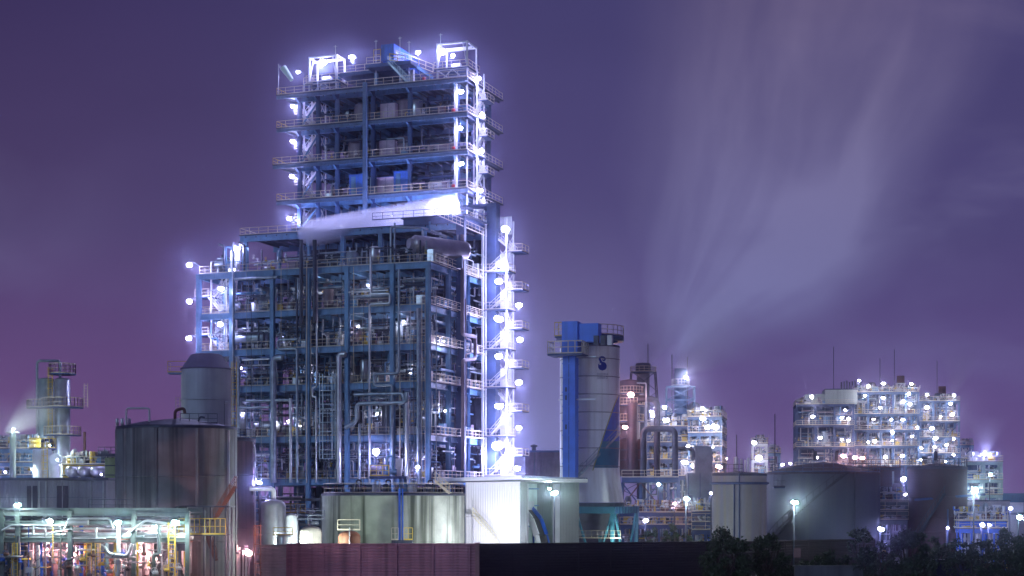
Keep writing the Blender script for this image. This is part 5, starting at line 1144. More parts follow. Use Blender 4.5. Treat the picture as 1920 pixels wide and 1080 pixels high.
SLB = ['large pink glare high on the dull column behind the silo', 'smaller pink lamp lower on the dull column behind the silo', 'lower of two small lamps between the dull column and the left sphere tank', 'upper of two small lamps between the dull column and the left sphere tank', 'bright lamp under the left sphere tank', 'lamp on top of the left sphere tank', 'lamp on the rim of the blue chimney stack', 'lamp beside the right sphere tank', 'lamp on the roof of the blue unit, below the right sphere tank', "left of two bright lamps on the blue unit's top storey", "right of two bright lamps on the blue unit's top storey", "left of two lamps on the blue unit's middle storey", "right of two lamps on the blue unit's middle storey", 'small lamp above the small dark duct elbow', 'bright lamp below the small dark duct elbow', 'brightest lamp low in the blue unit behind the silo', 'small pink lamp at the foot of the dark duct arch', 'pink lamp at the left edge of the pale mauve tank roof', 'lamp on a short arm above the slim white frame', 'starry lamp in the middle of the slim white frame', 'left of two tiny lamps beside the domed dark tank', 'right of two tiny lamps beside the domed dark tank', 'tiny lamp between the blue unit and the vent tubes']
for k, (x, y, d, kd, s_, pw) in enumerate(((1183, 740, 256, 'p', .6, 1200), (1172, 801, 256, 'p', .4, 500), (1225, 779, 275, 'w', .45, 900), (1222, 772, 278, 'w', .35, 600), (1249, 788, 275, 'w', .6, 1500), (1246, 764, 276, 'w', .4, 900), (1286, 707, 284, 'w', .35, 4500), (1317, 766, 280, 'w', .35, 500), (1318, 785, 276, 'w', .5, 900), (1327, 801, 276, 'w', .55, 1000), (1341, 800, 276, 'w', .6, 1000),
                                           (1321, 839, 276, 'w', .45, 700), (1335, 838, 276, 'w', .4, 700), (1290, 837, 280, 'w', .35, 500), (1284, 867, 276, 'w', .6, 1100), (1302, 873, 274, 'w', .65, 1200), (1265, 872, 276, 'p', .35, 500), (1348, 875, 272, 'p', .55, 1200), (1414, 830, 326, 'w', .5, 500), (1423, 859, 326, 'w', .9, 1600), (1467, 871, 330, 'w', .4, 300), (1482, 869, 330, 'w', .3, 300), (1362, 860, 290, 'w', .25, 200))):
    lamp(at(x, y, d), pw*(.6 if kd == 'w' else 1), 'n' if kd == 'w' else kd, SLB[k], 'lamps behind the silo', s_, off=(0, -.9, -.5), arm=(0, 1.6, 0))

# ================================================================ far left columns
o, r, z = cyl(87, 15, 708, None, 232, 'distillation_column', 'left grey green column of the twin columns at the far left', mat('grey green shell', (.26, .33, .33), .5, .1, .15), 'column', .3)
MB().ladder((r*.85, -r-.2, 12), HC+(HY-690)/F*232-12, .6, True).build('caged_ladder', YEL, o)
MB().tube([(-r-.1, -.3, 16), (-r-.1, -.3, HC+(HY-677)/F*232), (r+.9, -.3, HC+(HY-677)/F*232), (r+.9, -.3, HC+(HY-720)/F*232)], .2, 8, .5).build('overhead_pipe', GREYP, o)
ringplat(o, r, HC+(HY-765)/F*232, 1.6, -200, -20)
o, r, z = cyl(117, 14.5, 708, None, 231, 'distillation_column', 'right pale column of the twin columns at the far left', ALU, 'column', .3)
ringplat(o, r, HC+(HY-701)/F*231, .8, -180, 180, None, 1.4); ringplat(o, r, HC+(HY-764)/F*231, 1.8, -170, 20, None, 1.3); ringplat(o, r, HC+(HY-816)/F*231, 1.5, -170, 20, None, 1.2)
MB().tube([(r+1.6, -.5, HC+(HY-855)/F*231), (r+2.2, -.5, HC+(HY-848)/F*231), (r+2.2, -.5, HC+(HY-810)/F*231)], .2, 8).build('side_pipe', RUST, o)
for z_ in (HC+(HY-722)/F*231,): MB().ladder((r+2.4, -.6, z_-3.2), 3.4, .5, False).build('ladder', RAIL, o)
o, r, z = cyl(80, 18, 838, None, 215, 'upright_vessel', 'short bright upright vessel with yellow ladder in front of the twin columns', ALU, 'pressure vessel', .3)
ringplat(o, r, z-.2, .5, -180, 180, None, 1.3, YEL); MB().ladder((r*.6, -r-.2, 11), z-10.5, .6, True).build('caged_ladder', YEL, o); MB().tube([(0, 0, z), (0, 0, z+1.0), (1.2, 0, z+1.0), (1.4, 0, z-.5)], .28, 8).build('top_pipe', DPIPE, o)
o, r, z = cyl(102, 9, 850, None, 214, 'upright_vessel', 'slim white vessel just right of the short bright vessel, far left', WHT, 'pressure vessel', .3)
MB().tube([(.4, -r-.3, z-.8), (.4, -r+.2, z-.8)], .75, 16).build('round_cover', WHT, o)
o, r, z = cyl(24, 6, 812, None, 220, 'upright_vessel', 'small green vent vessel puffing steam at the far left edge', GRN, 'pressure vessel', .3)
MB().lathe((0, 0, z-.1), [(.3, 0), (.9, .1), (.9, .25), (.3, .4)], 14).build('vent_hood', ALU, o)
o, r, z = cyl(210, 13, 858, None, 190, 'storage_tank', 'narrow olive green ribbed tank left of the large dark tank', mat('olive green tank paint', (.20, .27, .10), .6, 0, .15, .4, .3), 'tank', .05)
for k in range(6): MB().lathe((0, 0, 0), [(r+.04, z-1-k*1.1), (r+.04, z-.9-k*1.1)], 28).build('rib', DPIPE, o)
MB().rail([(-r-.6, -r, z+.3), (r, -r, z+.3)], .9, .06, .8).build('railing', DPIPE, o); MB().box(-r-.8, r+.2, -r-.1, .2, z+.12, z+.29).build('platform', DPIPE, o)
rowframe(-30, 60, 222, 4, (842, 868, 892), 5, 6, 'low blue steel pipe frame at the far left edge', 51, BLUE, .3, 1.6, mats=[GREYP, ALU, BLUE, WHT])
rowframe(120, 198, 222, 4, (872, 892), 4, 5, 'low frame with yellow railings and shiny drums left of the green tank', 52, YEL, .2, 1.4, mats=[ALU, WHT, GREYP, YEL])
for k, x in enumerate((135, 158, 182)):
    c = at(x, 884, 219); o = empty('horizontal_drum', (c.x, 219, 0), label='shiny horizontal drum above the panel building, %s of three' % ('left', 'middle', 'right')[k], cat='pressure vessel'); MB().drum((-.3, 0, c.z), (.5, 3, c.z), .75, 16).build('shell', ALU, o); MB().box(-.6, .6, .5, 1, 0, c.z-.7).build('saddle', NAVY, o)
o = empty('pipe_bridge', (at(140, 860, 240).x, 240, 0), label='thick dark horizontal pipe bridge behind the yellow railings at the far left', cat='pipe bridge'); MB().tube([(0, 0, HC+(HY-862)/F*240), (8, 0, HC+(HY-860)/F*240)], .7, 12).build('pipe', DPIPE, o)
for x in (1, 7): MB().bar((x, 0, 0), (x, 0, HC+(HY-862)/F*240-.6), .3).build('leg', DPIPE, o)
for k, (x, y, d, pw) in enumerate(((108, 862, 208, 900), (190, 890, 210, 500), (60, 880, 214, 500), (10, 885, 216, 500), (95, 835, 222, 3000), (150, 905, 214, 500))):
    lamp(at(x, y, d), pw, 'g' if k % 2 == 0 else 'w', 'small work lamp %s' % ('beside the slim white vessel at the far left', 'under the shiny drums left of the green tank', 'left of the short bright vessel', 'low in the blue frame at the far left edge', 'between the twin columns and the short vessel', 'under the yellow railing frame at the far left')[k], 'work lamps at the far left', .14, off=(0, -.8, .2), name='work_lamp', cat='lamp')
# panel building
o = empty('panel_building', (at(-20, 900, 180).x, 180, 0), label='long low grey panel building with two dark windows at the far left', cat='building'); w = 219/F*180; zt = HC+(HY-894)/F*180; PB = mat('grey panel cladding', (.25, .25, .30), .6, 0, .08, .4, .25)
MB().corr((0, 0), (w, 0), 0, zt-.4, .45, .035).build('wall', PB, o); MB().box(0, w, .12, 8, 0, zt-.4).build('core', PB, o); MB().box(-.2, w+.3, -.35, 8.2, zt-.39, zt-.1).build('roof', DPIPE, o)
for x0, x1 in ((51, 70), (107, 128)):
    a = (x0+20)/F*180; b = (x1+20)/F*180; q = MB().box(a, b, -.1, -.05, 5.6, zt-1.0).build('window', mat('dark window glass', (.03, .03, .06), .15), o)
    MB().box((a+b)/2-.04, (a+b)/2+.04, -.15, -.101, 5.6, zt-1.0).build('mullion', ALU, q); MB().box(a-.08, b+.08, -.14, -.02, 5.48, 5.58).build('sill', ALU, q)
for x in (74, 87, 171, 194): a = (x+20)/F*180; MB().tube([(a, -.15, 0), (a, -.15, zt-.5)], .07, 6).build('down_pipe', ALU, o)
MB().box(0, w, -.09, -.05, HC+(HY-932)/F*180-.04, HC+(HY-932)/F*180).build('trim', DPIPE, o)

# ================================================================ foreground pipe rack, bottom left
P = Fr(352, 150, 3); sx = 1/F*150
E = P.empty('pipe_rack', label='grey green steel pipe rack crammed with pale pipes at the bottom left', cat='pipe rack'); X0 = -(352+30)*sx
zr = lambda p: HC+(HY-p)/F*150
cols = [(-354-0)*sx]+[(p-352)*sx for p in (28, 128, 250, 352)]
for x in [c for c in cols]:
    for y in (0, 6): MB().box(x-.2, x+.2, y-.2, y+.2, 0, zr(958)).build('post', GRN, E)
for (p, z) in ((960, .35), (1012, .2), (980, .15)):
    for y in (0, 6): MB().ibeam((X0, y-.01, zr(p)), (0, y-.01, zr(p)), .3, z*2).build('beam', GRN, E)
MB().box(X0, (128-352)*sx, -.5, 6.5, zr(956.5), zr(955)).build('roof_sheet', DPIPE, E); MB().box((250-352)*sx, .3, -.3, 6.4, zr(962), zr(961)).build('roof_sheet', DPIPE, E)
MB().rail([((160-352)*sx, .5, zr(957)), ((250-352)*sx, .5, zr(957))], 1.0, .05).build('railing', DPIPE, E)
for q, (p, rr, y) in enumerate(((1003, .22, .6), (1003.5, .14, 1.3), (1010, .16, .4), (1016, .17, .7), (1017, .12, 1.5), (992, .13, 1.2), (986, .1, 2), (995, .2, 2.6), (980, .14, 2.0), (1008, .25, 3.3), (972, .1, 3.0), (1001, .15, 4.4))):
    MB().tube([(X0, y, zr(p)), ((345-352)*sx, y, zr(p))], rr, 10).build('pipe', (ALU, GREYP, WHT)[q % 3], E)
for pts, rr in (([(0, 995), (18, 985), (120, 985)], .1), ([(120, 992), (128, 972), (205, 972), (213, 990)], .12), ([(125, 980), (165, 980)], .28), ([(240, 1000), (275, 975), (330, 985)], .12), ([(60, 985), (60, 1003)], .1), ([(180, 990), (180, 1010)], .12), ([(90, 1000), (130, 992), (175, 1003)], .08)):
    MB().tube([((x-352)*sx, -.35, zr(y)) for x, y in pts], rr, 10).build('pipe', ALU, E)
R = random.Random(77); co = Coll()
x = X0
while x < -.3:
    for q in range(4):
        xx = x+R.uniform(0, .8); y = R.uniform(-.4, 5.5); rr = R.choice((.05, .08, .12, .16, .2)); mb = MB()
        z0 = R.uniform(0, 3.5); z1 = R.choice((zr(1018), zr(1005), zr(1035), zr(985))); s_ = R.uniform(-.8, .8)
        mb.tube([(xx, y, z0), (xx, y, (z0+z1)/2), (xx+s_, y, (z0+z1)/2), (xx+s_, y, z1)] if R.random() < .45 else [(xx, y, z0), (xx, y, z1)], rr, 8)
        for k in range(2): c = z0+(z1-z0)*R.uniform(.1, .45); mb.tube([(xx, y, c), (xx, y, c+.15)], rr*1.5, 8)
        co.add('riser', rr*(z1-z0), mb, R.choice((GREYP, ALU, WHT, YEL, ALU, GRN, DPIPE, GREYP, WHT, BLUEB)))
    x += .62
for q in range(70):
    xx = R.uniform(X0, -.5); y = R.uniform(-1.2, 2.5); z = R.uniform(2.2, 4.2); rr = R.uniform(.1, .22); mb = MB().drum((xx-rr, y, z), (xx+rr, y, z), rr*.8, 10); mb.bar((xx, y, z), (xx, y, z+.5), .05); mb.lathe((xx, y-.3, z+.2), [(rr*1.4, -.03), (rr*1.5, 0), (rr*1.4, .03), (rr*1.3, 0), (rr*1.4, -.03)], 14, 'y'); mb.bar((xx-rr*1.4, y-.3, z+.2), (xx+rr*1.4, y-.3, z+.2), .03); mb.bar((xx, y-.3, z+.2-rr*1.4), (xx, y-.3, z+.2+rr*1.4), .03); mb.bar((xx, y, z+.2), (xx, y-.3, z+.2), .04)
    co.add('valve', rr, mb, R.choice((ALU, WHT, RUST, BLUEB, YEL, DPIPE)))
for q in range(30):
    xx = R.uniform(X0, -1); y = R.uniform(-.8, 1); z = R.uniform(2.4, 6); L_ = R.uniform(.8, 3); co.add('cross_pipe', L_, MB().tube([(xx, y, z), (xx+L_, y, z), (xx+L_, y+1, z)], R.choice((.04, .07, .1)), 8), R.choice((GREYP, WHT, RUST, ALU, YEL)))
co.flush(E)
for px_, rr, p0, lab in ((75, .75, 1022, 'pink lit round vessel under the pipe rack, leftmost'), (103, .95, 1022, 'glaring pink lit drum under the pipe rack, second from left'), (160, .8, 1030, 'dull brown drum under the pipe rack, third from left'), (212, .85, 1040, 'dark drum under the pipe rack with a twisted wrap above, fourth from left'), (268, .6, 1022, 'bright pink white drum under the pipe rack, right')):
    a = P.loc(px_, p0, 3.5); o = P.empty('upright_vessel', label=lab, cat='pressure vessel'); MB().drum((a.x, 3.5, 1), (a.x, 3.5, a.z-.3), rr, 18).build('shell', RUST if 'dark' in lab or 'dull' in lab else TAN, o); MB().box(a.x-rr*.6, a.x+rr*.6, 3, 4, 0, 1).build('plinth', DPIPE, o)
# hand wheels in front, lagged twisted pipes, small stairs and ladders
for k, (px_, py_) in enumerate(((140, 1066), (229, 1064))):
    a = P.loc(px_, py_, -1.5); o = P.empty('hand_wheel', label='pale spoked hand wheel valve in front of the pipe rack, %s of two' % ('left', 'right')[k], cat='valve'); mb = MB()
    mb.lathe((a.x, -1.5, a.z), [(.27, -.03), (.31, 0), (.27, .03), (.24, 0), (.27, -.03)], 24, 'y')
    for j in range(5): mb.bar((a.x, -1.5, a.z), (a.x+.27*cos(j*1.257), -1.5, a.z+.27*sin(j*1.257)), .035)
    mb.build('wheel', ALU, o); MB().tube([(a.x, -1.5, a.z), (a.x, -.9, a.z)], .05, 8).build('spindle', ALU, o); MB().drum((a.x, -.9, a.z), (a.x, -.4, a.z), .2, 12).build('valve_body', ALU, o); MB().tube([(a.x, -.65, 0), (a.x, -.65, a.z)], .12, 8).build('stem_pipe', GREYP, o)
for k, pts in enumerate(([(71, 1080), (71, 1022)], [(195, 1025), (205, 1040), (240, 1043), (248, 1020)])):
    Q = [P.loc(x_, y_, -.9) for x_, y_ in pts]; o = P.empty('lagged_pipe', label='spirally wrapped pale pipe under the rack, %s' % ('upright' if k == 0 else 'lying across between two posts'), cat='pipe'); mb = MB().tube(Q, .18, 12)
    if k == 0: Q[0].z = 0
    mb.build('lagging', ALU, o); mb = MB(); prev = None
    for i in range(60):
        t = i/59*(len(Q)-1); s0 = min(int(t), len(Q)-2); c = Q[s0].lerp(Q[s0+1], t-s0); ph = i*.7; p_ = c+Vector((.19*cos(ph) if k == 0 else 0, .19*sin(ph), 0 if k == 0 else .19*cos(ph)))
        if prev is not None: mb.bar(prev, p_, .05)
        prev = p_
    mb.build('wrapping', DPIPE, o)
for px_, p0 in ((167, 1078), (183, 1078), (28, 1078)):
    a = P.loc(px_, p0, -.6); P.empty
    MB().ladder((a.x, -.6, 0), zr(1018), .45, False).build('ladder', YEL, E)
a = P.loc(322, 1080, -.6); o = P.empty('ladder', label='bright yellow upright ladder at the right end of the pipe rack', cat='ladder')
MB().bar((a.x-.3, -.6, 0), (a.x-.3, -.6, zr(980)), .12).build('rail', YEL, o); MB().bar((a.x+.3, -.6, 0), (a.x+.3, -.6, zr(980)), .12).build('rail', YEL, o)
m = MB(); z = .4
while z < zr(982): m.bar((a.x-.24, -.6, z), (a.x+.24, -.6, z), .07); z += .42
m.build('rungs', YEL, o)
o = P.empty('slanted_stair', label='pink lit slanted stair under the right part of the pipe rack', cat='stair'); a = P.loc(285, 1062, 1.5); b = P.loc(318, 1022, 1.5); MB().stair((a.x, 1.5, a.z-2), (b.x, 1.5, b.z), .8).build('flight', TAN, o); MB().bar((a.x, 1.5, 0), (a.x, 1.5, a.z-2), .1).build('post', TAN, o)
o = P.empty('rack_canopy', label='dark sloping canopy at the right end of the pipe rack, touching the dark tank', cat='canopy'); a = P.loc(300, 962, 1); b = P.loc(335, 949, 1); c = P.loc(428, 950, 1)
mb = MB(); mb.bar((a.x, 2.5, a.z), (b.x, 2.5, b.z), 3, .12); mb.bar((b.x, 2.5, b.z), (c.x, 2.5, c.z), 3, .14); mb.build('sheet', DPIPE, o)
for x in (b.x, (b.x+c.x)/2, c.x-.3):
    for y in (1.2, 3.8): MB().box(x-.07, x+.07, y-.07, y+.07, 0, b.z-.1).build('post', DPIPE, o)
MB().rail([(b.x, 1.1, zr(1003)), (c.x-.3, 1.1, zr(1003))], 1.5, .06, .5).build('railing', YEL, o); MB().box(b.x, c.x-.3, 1, 4, zr(1005), zr(1003)).build('deck', DECK, o)
a = P.loc(54, 1068, -1.3); o = P.empty('sign_plate', label='small blank white plate low in front of the pipe rack', cat='plate'); MB().box(a.x-.3, a.x+.35, -1.35, -1.3, a.z-.25, a.z+.2).build('plate', WHT, o); MB().bar((a.x, -1.25, 0), (a.x, -1.25, a.z), .06).build('post', ALU, o)
for k, (x, y, pw, s_, kd, yy) in enumerate(((33, 947, 900, .33, 'g', -1), (94, 977, 900, .32, 'g', -1.2), (221, 980, 1200, .36, 'g', -1.2), (329, 980, 1300, .4, 'g', -1.2), (290, 988, 600, .25, 'g', 1))):
    lamp(P.world(P.loc(x, y, yy)), pw, kd, 'white lamp along the pipe rack, %s of five' % ('leftmost and above its roof', 'second from the left', 'middle', 'rightmost by the yellow ladder', 'small one near the ladder')[k], 'lamps along the pipe rack', s_, arm=(0, 1, -.3), off=(0, -.7, -.25), name='rack_lamp', cat='lamp')
for k, (x, y, pw, yy) in enumerate(((112, 1032, 700, 1.8), (88, 1030, 350, 2), (140, 1040, 400, 2), (262, 1034, 900, 1.2), (300, 1040, 900, 2.5), (150, 1030, 350, 4), (200, 1060, 300, 2))):
    lamp(P.world(P.loc(x, y, yy)), pw, 'p', 'pink work lamp under the pipe rack, %s' % ('before the glaring drum', 'behind the leftmost vessel', 'right of the glaring drum', 'before the bright pink white drum', 'by the slanted stair', 'deep behind the dull brown drum', 'before the dark drum')[k], 'pink work lamps under the rack', .13, arm=(0, .6, .1), off=(0, -.5, .1), name='work_lamp', cat='lamp')
lamp(at(466, 1037, 151), 2200, 'p', 'glaring pink star shaped lamp at the foot of the dark brown tank', None, .42, pole=True, off=(-.2, -.6, .3), name='post_lamp', cat='lamp')
c = at(478, 1040, 155); o = empty('cage_ladder', (c.x, 155, 0), label='orange caged ladder beside the glaring pink lamp', cat='ladder'); MB().ladder((.3, 0, 0), HC+(HY-985)/F*155, .5, True).build('ladder', mat('rusty orange paint', (.22, .09, .045)), o)
for k, x in enumerate((445, 449, 456, 462)):
    c = at(x, 1020, 154); o = empty('standpipe', (c.x, 154, 0), label='pink lit standpipe beside the glaring pink lamp, %s of four' % ('first', 'second', 'third', 'fourth')[k], cat='pipe'); MB().tube([(0, 0, 0), (0, 0, HC+(HY-1022-k*4)/F*154)], .08+.03*(k % 2), 8).build('tube', ALU, o); MB().drum((-.15, 0, 4.1+.2*k), (.15, 0, 4.1+.2*k), .14, 8).build('valve', DPIPE, o)
# lamp lights that wash the tank, vessels and shed; the low ones are unseen, set behind the wall
for x, y, d, k, pw, s_, lab in ((486, 905, 186, 'w', 2500, .3, 'small white lamp above the pipe bend of the glossy vessel'), (600, 1030, 167, 'g', 4500, .22, 'unseen low lamp behind the wall lighting the concrete tank from the left'), (548, 1030, 170, 'g', 4000, .22, 'unseen low lamp between the glossy vessel and the brown vessel'), (857, 1030, 167, 'g', 4000, .2, 'unseen low lamp behind the wall lighting the right of the concrete tank')):
    lamp(at(x, y, d), pw, k, lab, None, s_, pole=True, off=(0, -.6, .2) if y < 1000 else (0, .3, .8), name='post_lamp', cat='lamp')
lamp(at(945, 1032, 171), 9000, 'n', 'unseen low lamp behind the wall washing the right of the white shed wall', None, .2, pole=True, off=(0, .6, .4), name='post_lamp', cat='lamp')  # unseen, placed to brighten the white shed wall
lamp(at(893, 1032, 177), 11000, 'n', 'unseen low lamp behind the wall washing the left of the white shed wall', None, .2, pole=True, off=(0, .6, .4), name='post_lamp', cat='lamp')  # second unseen lamp brightening the shed wall
lamp(at(1165, 1028, 203), 3500, 'g', 'added unseen green lamp lighting the silo base', None, .2, pole=True, off=(0, .5, .5), name='post_lamp', cat='lamp')  # unseen lamp added to tint the silo base green

# ================================================================ trees and hedge
LEAF = mat('dark evergreen leaves', (.016, .036, .011), .6, 0, .5, 1.5); BARK = mat('dark bark', (.05, .04, .03), .9)
def tree(px_, d, wpx, ptop, lab, name='round_tree', seed=1, dens=1.0, grp=None, zb=.6, nclump=None):
    Rr = random.Random(seed); c = at(px_, ptop, d); w = wpx/F*d/2; h = c.z; o = empty(name, (c.x, d, 0), label=lab, cat='tree' if 'tree' in name else 'shrub', group=grp)
    tr = MB(); cz = h*.55
    tr.tube([(0, 0, 0), (.05, 0, h*.25), (0, .05, h*.5)], .16+w*.03, 8)
    for k in range(7): a = k*.9; tr.tube([(0, 0, h*(.2+.03*k)), (w*.35*cos(a), w*.35*sin(a), h*.5), (w*.6*cos(a), w*.6*sin(a), h*.72)], .07, 6)
    tr.build('trunk', BARK, o); m = MB(); hh = (h-zb)/2; zc = zb+hh
    clumps = []
    for k in range(nclump or int(34*dens)):
        th = Rr.uniform(0, 2*pi); ph = math.acos(Rr.uniform(-.9, 1)); q = Rr.uniform(.62, .9)
        clumps.append((w*q*sin(ph)*cos(th), w*q*sin(ph)*sin(th), zc+hh*q*cos(ph), Rr.uniform(.16, .34)*min(w, hh*1.2)))
    for (x, y, z, r) in clumps:
        for j in range(int(130*dens)):
            th = Rr.uniform(0, 2*pi); cz_ = Rr.uniform(-1, 1); s_ = sqrt(1-cz_*cz_); q = r*min(1.6, abs(Rr.gauss(.8, .28)))
            p = Vector((x+q*s_*cos(th), y+q*s_*sin(th), z+q*cz_*.85)); u = Vector((Rr.gauss(0, 1), Rr.gauss(0, 1), Rr.gauss(0, 1))).normalized(); v = u.cross(Vector((Rr.gauss(0, 1), Rr.gauss(0, 1), Rr.gauss(0, 1)))).normalized(); L_ = Rr.uniform(.10, .2)
            m.add([p-u*L_, p+v*L_*.55, p+u*L_, p-v*L_*.55], [(0, 1, 2, 3)])
    m.build('crown', LEAF, o); return o
tree(1362, 146, 92, 990, 'large dark round tree in front of the wall, left of the pair', seed=2, dens=1.2)
tree(1438, 150, 72, 997, 'slightly smaller dark round tree right of the large one', seed=3, dens=1.1)
tree(1612, 160, 60, 984, 'fresh green leaved tree lit from above right of the widest tank', seed=4)
tree(1703, 155, 78, 985, 'bushy green tree in front of the gap between maroon tanks', seed=5, dens=1.1)
tree(1895, 165, 70, 985, 'dark tree at the right picture edge', seed=6)
for k, (x, w, p, d) in enumerate(((1222, 38, 980, 188), (1258, 36, 978, 190), (1288, 30, 992, 188), (1310, 24, 998, 187))):
    tree(x, d, w, p, 'dark bush behind the wall under the green lamp, %s of four' % ('leftmost', 'second', 'third', 'rightmost')[k], 'dark_shrub', 10+k, .7, 'bushes behind the wall')
for k, (x, w, p, d) in enumerate(((1655, 60, 1012, 165), (1758, 70, 1008, 168), (1800, 60, 1003, 172), (1842, 60, 1006, 168), (1560, 90, 1036, 158), (1490, 70, 1040, 156), (1640, 90, 1030, 150), (1720, 110, 1040, 148), (1820, 120, 1030, 150), (1900, 90, 1022, 155))):
    tree(x, d, w, p, 'low dark shrub %s' % ('left of the bushy green tree', 'just right of the bushy green tree', 'under the rust brown tank', 'before the blue lit pump skid', 'before the dark red wall, right', 'before the dark red wall, beside the big trees', 'in front of the fresh green tree', 'in front of the bushy green tree', 'in front of the parked van', 'in the bottom right corner')[k], 'dark_shrub', 20+k, .7, 'shrubs of the dark hedge')
# parked car behind the hedge
c = at(1790, 1049, 158); o = empty('parked_car', (c.x, 158, 2.0), label='dark parked van whose pale roof edge shows at the bottom right', cat='van'); o.location.z = 0; H = c.z 
m = MB(); prof = [(-3.6, .5), (-3.6, 1.2), (-3.3, H-.9), (-2.9, H-.15), (-2.5, H), (2.2, H), (2.7, H-.3), (3.3, H*.55), (4.0, H*.45), (4.1, .5)]
n = len(prof); m.add([(x, -1, z) for x, z in prof]+[(x, 1, z) for x, z in prof], [tuple(range(n)), tuple(range(n, 2*n))[::-1]]+[(i, i+n, (i+1) % n+n, (i+1) % n) for i in range(n)]); m.build('body', mat('dark car paint', (.01, .01, .015), .3), o)
for x in (-2.3, 2.6):
    for y in (-1.02, .82): MB().lathe((x, y, .45), [(.05, 0), (.45, 0), (.45, .2), (.05, .2)], 18, 'y').build('wheel', BLK, o)
MB().box(-2.4, 1.9, -1.02, -1.002, H*.55, H-.35).build('side_window', mat('dark window glass', (.03, .03, .06), .15), o); MB().bar((-2.5, -.95, H+.03), (2.2, -.95, H+.03), .06).build('roof_rail', ALU, o)
# ================================================================ steam and haze
def steam(name, label, a, b, r0, r1, dens, pw=1.5, fade=(0.0, 0.9), start=0.0, nscale=.25, g=.3, col=(.95, .95, 1), sq=1.0, power=1.0):
    """cone of steam from a to b, radius r0 to r1; density falls off to the rim and along the cone"""
    a = Vector(a); b = Vector(b); d = b-a; ln = d.length
    mb = MB().lathe((0, 0, 0), [(.01, -r0*1.2), (r0*.5, -r0*1.0), (r0*.85, -r0*.5), (r0, 0), (r1, ln), (r1*.7, ln+r1*.2), (.01, ln+r1*.3)], 24)
    m = bpy.data.materials.new(name); m.use_nodes = True; t = m.node_tree; t.nodes.remove(t.nodes['Principled BSDF'])
    v = t.nodes.new('ShaderNodeVolumePrincipled'); v.inputs['Anisotropy'].default_value = g; v.inputs['Color'].default_value = (*col, 1)
    t.links.new(v.outputs[0], t.nodes['Material Output'].inputs['Volume'])
    def M(op, x, y=None, clamp=False):
        n = t.nodes.new('ShaderNodeMath'); n.operation = op; n.use_clamp = clamp
        for i, q in enumerate((x, y)):
            if q is None: continue
            if isinstance(q, (int, float)): n.inputs[i].default_value = q
            else: t.links.new(q, n.inputs[i])
        return n.outputs[0]
    co_ = t.nodes.new('ShaderNodeTexCoord'); sp = t.nodes.new('ShaderNodeSeparateXYZ'); t.links.new(co_.outputs['Object'], sp.inputs[0])
    x, y, z = sp.outputs; zl = M('DIVIDE', z, ln, True)
    rad = M('ADD', M('MULTIPLY', zl, r1-r0), r0); zn = M('MULTIPLY', M('MINIMUM', z, 0.0), .83); rho = M('DIVIDE', M('SQRT', M('ADD', M('ADD', M('MULTIPLY', x, x), M('MULTIPLY', y, y)), M('MULTIPLY', zn, zn))), rad)
    mp = t.nodes.new('ShaderNodeMapping'); t.links.new(co_.outputs['Object'], mp.inputs[0]); mp.inputs['Scale'].default_value = (nscale, nscale, nscale*.25)
    nz = t.nodes.new('ShaderNodeTexNoise'); nz.inputs['Scale'].default_value = 1; nz.inputs['Detail'].default_value = 2; t.links.new(mp.outputs[0], nz.inputs['Vector'])
    edge = M('POWER', M('SUBTRACT', 1.0, rho, True), pw)
    dn = M('MULTIPLY', edge, M('ADD', M('MULTIPLY', nz.outputs[0], 1.6), .1))
    fa = M('SUBTRACT', 1.0, M('DIVIDE', M('SUBTRACT', zl, fade[0], True), max(.01, 1-fade[0]), True), True)
    dn = M('MULTIPLY', dn, M('POWER', fa, power))
    dn = M('MULTIPLY', dn, M('DIVIDE', r0+0.0, rad)) if sq else dn
    t.links.new(M('MULTIPLY', dn, dens), v.inputs['Density'])
    m.cycles.volume_step_rate = 1.0
    o = mb.build(name, m, None, 'stuff'); o.location = a; o.rotation_euler = d.to_track_quat('Z', 'Y').to_euler(); o['label'] = label; o['category'] = 'steam'; return o
ja = T.world(T.loc(862, 384, 20.5)); jb = T.world(T.loc(588, 436, 9.3))
for q_, (x_, y_, l_, w_) in enumerate(((640, 424, 17.5, 'left'), (735, 405, 19.5, 'right'))): lamp(T.world(T.loc(x_, y_, l_)), 4000, 'w', 'added lamp brightening the middle of the steam jet from behind, %s of two' % w_, None, .15, off=(0, 0, .4), arm=(0, .8, -.4), name='work_lamp', cat='lamp')  # two lamps added only to light the steam from behind
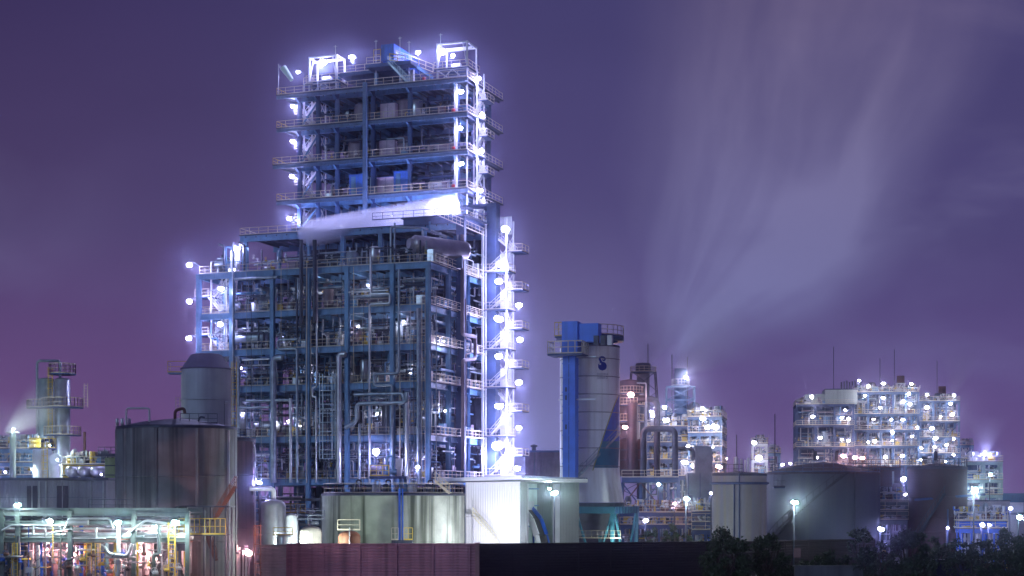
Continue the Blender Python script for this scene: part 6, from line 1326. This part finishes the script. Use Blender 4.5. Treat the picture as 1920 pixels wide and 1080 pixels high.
lamp(T.world(T.loc(594, 441, 14.5)), 4000, 'w', 'added lamp brightening the tip of the steam jet', None, .16, off=(0, 0, .4), arm=(0, .8, -.4), name='work_lamp', cat='lamp')  # added to brighten the left end of the jet
steam('steam_jet', 'long white steam jet blowing left from the brightest lamp under the tall tower', jb, ja, 2.2, 1.9, 1.5, .7, (0.35, 1), 0, .4, .3, sq=0, power=.8)
steam('steam_plume', 'steam fanning up from the grey chimney stack', at(1205, 683, 300), at(1238, 560, 300), 1.3, 11, .5, 1, (0.1, 1), 0, .2, .0)
steam('steam_plume', 'steam fanning up and right from the blue chimney stack', at(1276, 693, 290), at(1400, 585, 296), 1.3, 12, .5, 1, (0.1, 1), 0, .2, .0)
steam('steam_plume', 'thin steam rising right of the second brown chimney of the distant complex', at(1786, 738, 424), at(1815, 630, 424), 1.2, 9, .25, 1, (0.0, 1), 0, .2, .0)
steam('steam_plume', 'small bright steam fan above the pale green frame at the right edge', at(1849, 846, 302), at(1852, 775, 302), .8, 5.5, .6, 1, (0.0, 1), 0, .3, .0)
steam('steam_plume', 'steam drifting right from the green vent vessel at the far left', at(18, 806, 220), at(105, 738, 226), .8, 4.5, 1.3, 1, (0.1, 1), 0, .3, .2)
lamp(at(1846, 852, 300), 2600, 'w', 'small lamp under the steam fan at the right edge', None, .2, off=(0, -.3, .5), arm=(0, 1, 0), name='work_lamp', cat='lamp')
lamp(at(24, 806, 218), 1200, 'g', 'small lamp under the steaming green vent vessel', None, .15, off=(0, -.3, .6), arm=(0, 1, 0), name='work_lamp', cat='lamp')
hm = bpy.data.materials.new('night haze'); hm.use_nodes = True; t = hm.node_tree; t.nodes.remove(t.nodes['Principled BSDF'])
v = t.nodes.new('ShaderNodeVolumePrincipled'); v.inputs['Density'].default_value = HAZE; v.inputs['Anisotropy'].default_value = HG; v.inputs['Color'].default_value = (.62, .66, 1.0, 1)
t.links.new(v.outputs[0], t.nodes['Material Output'].inputs['Volume'])
MB().box(-700, 700, -40, 1200, -1, 160).build('haze', hm, None, 'stuff')

for k_, v_ in list(LM.items()):
    if isinstance(v_, tuple):
        for o_ in v_: bpy.data.objects.remove(o_)
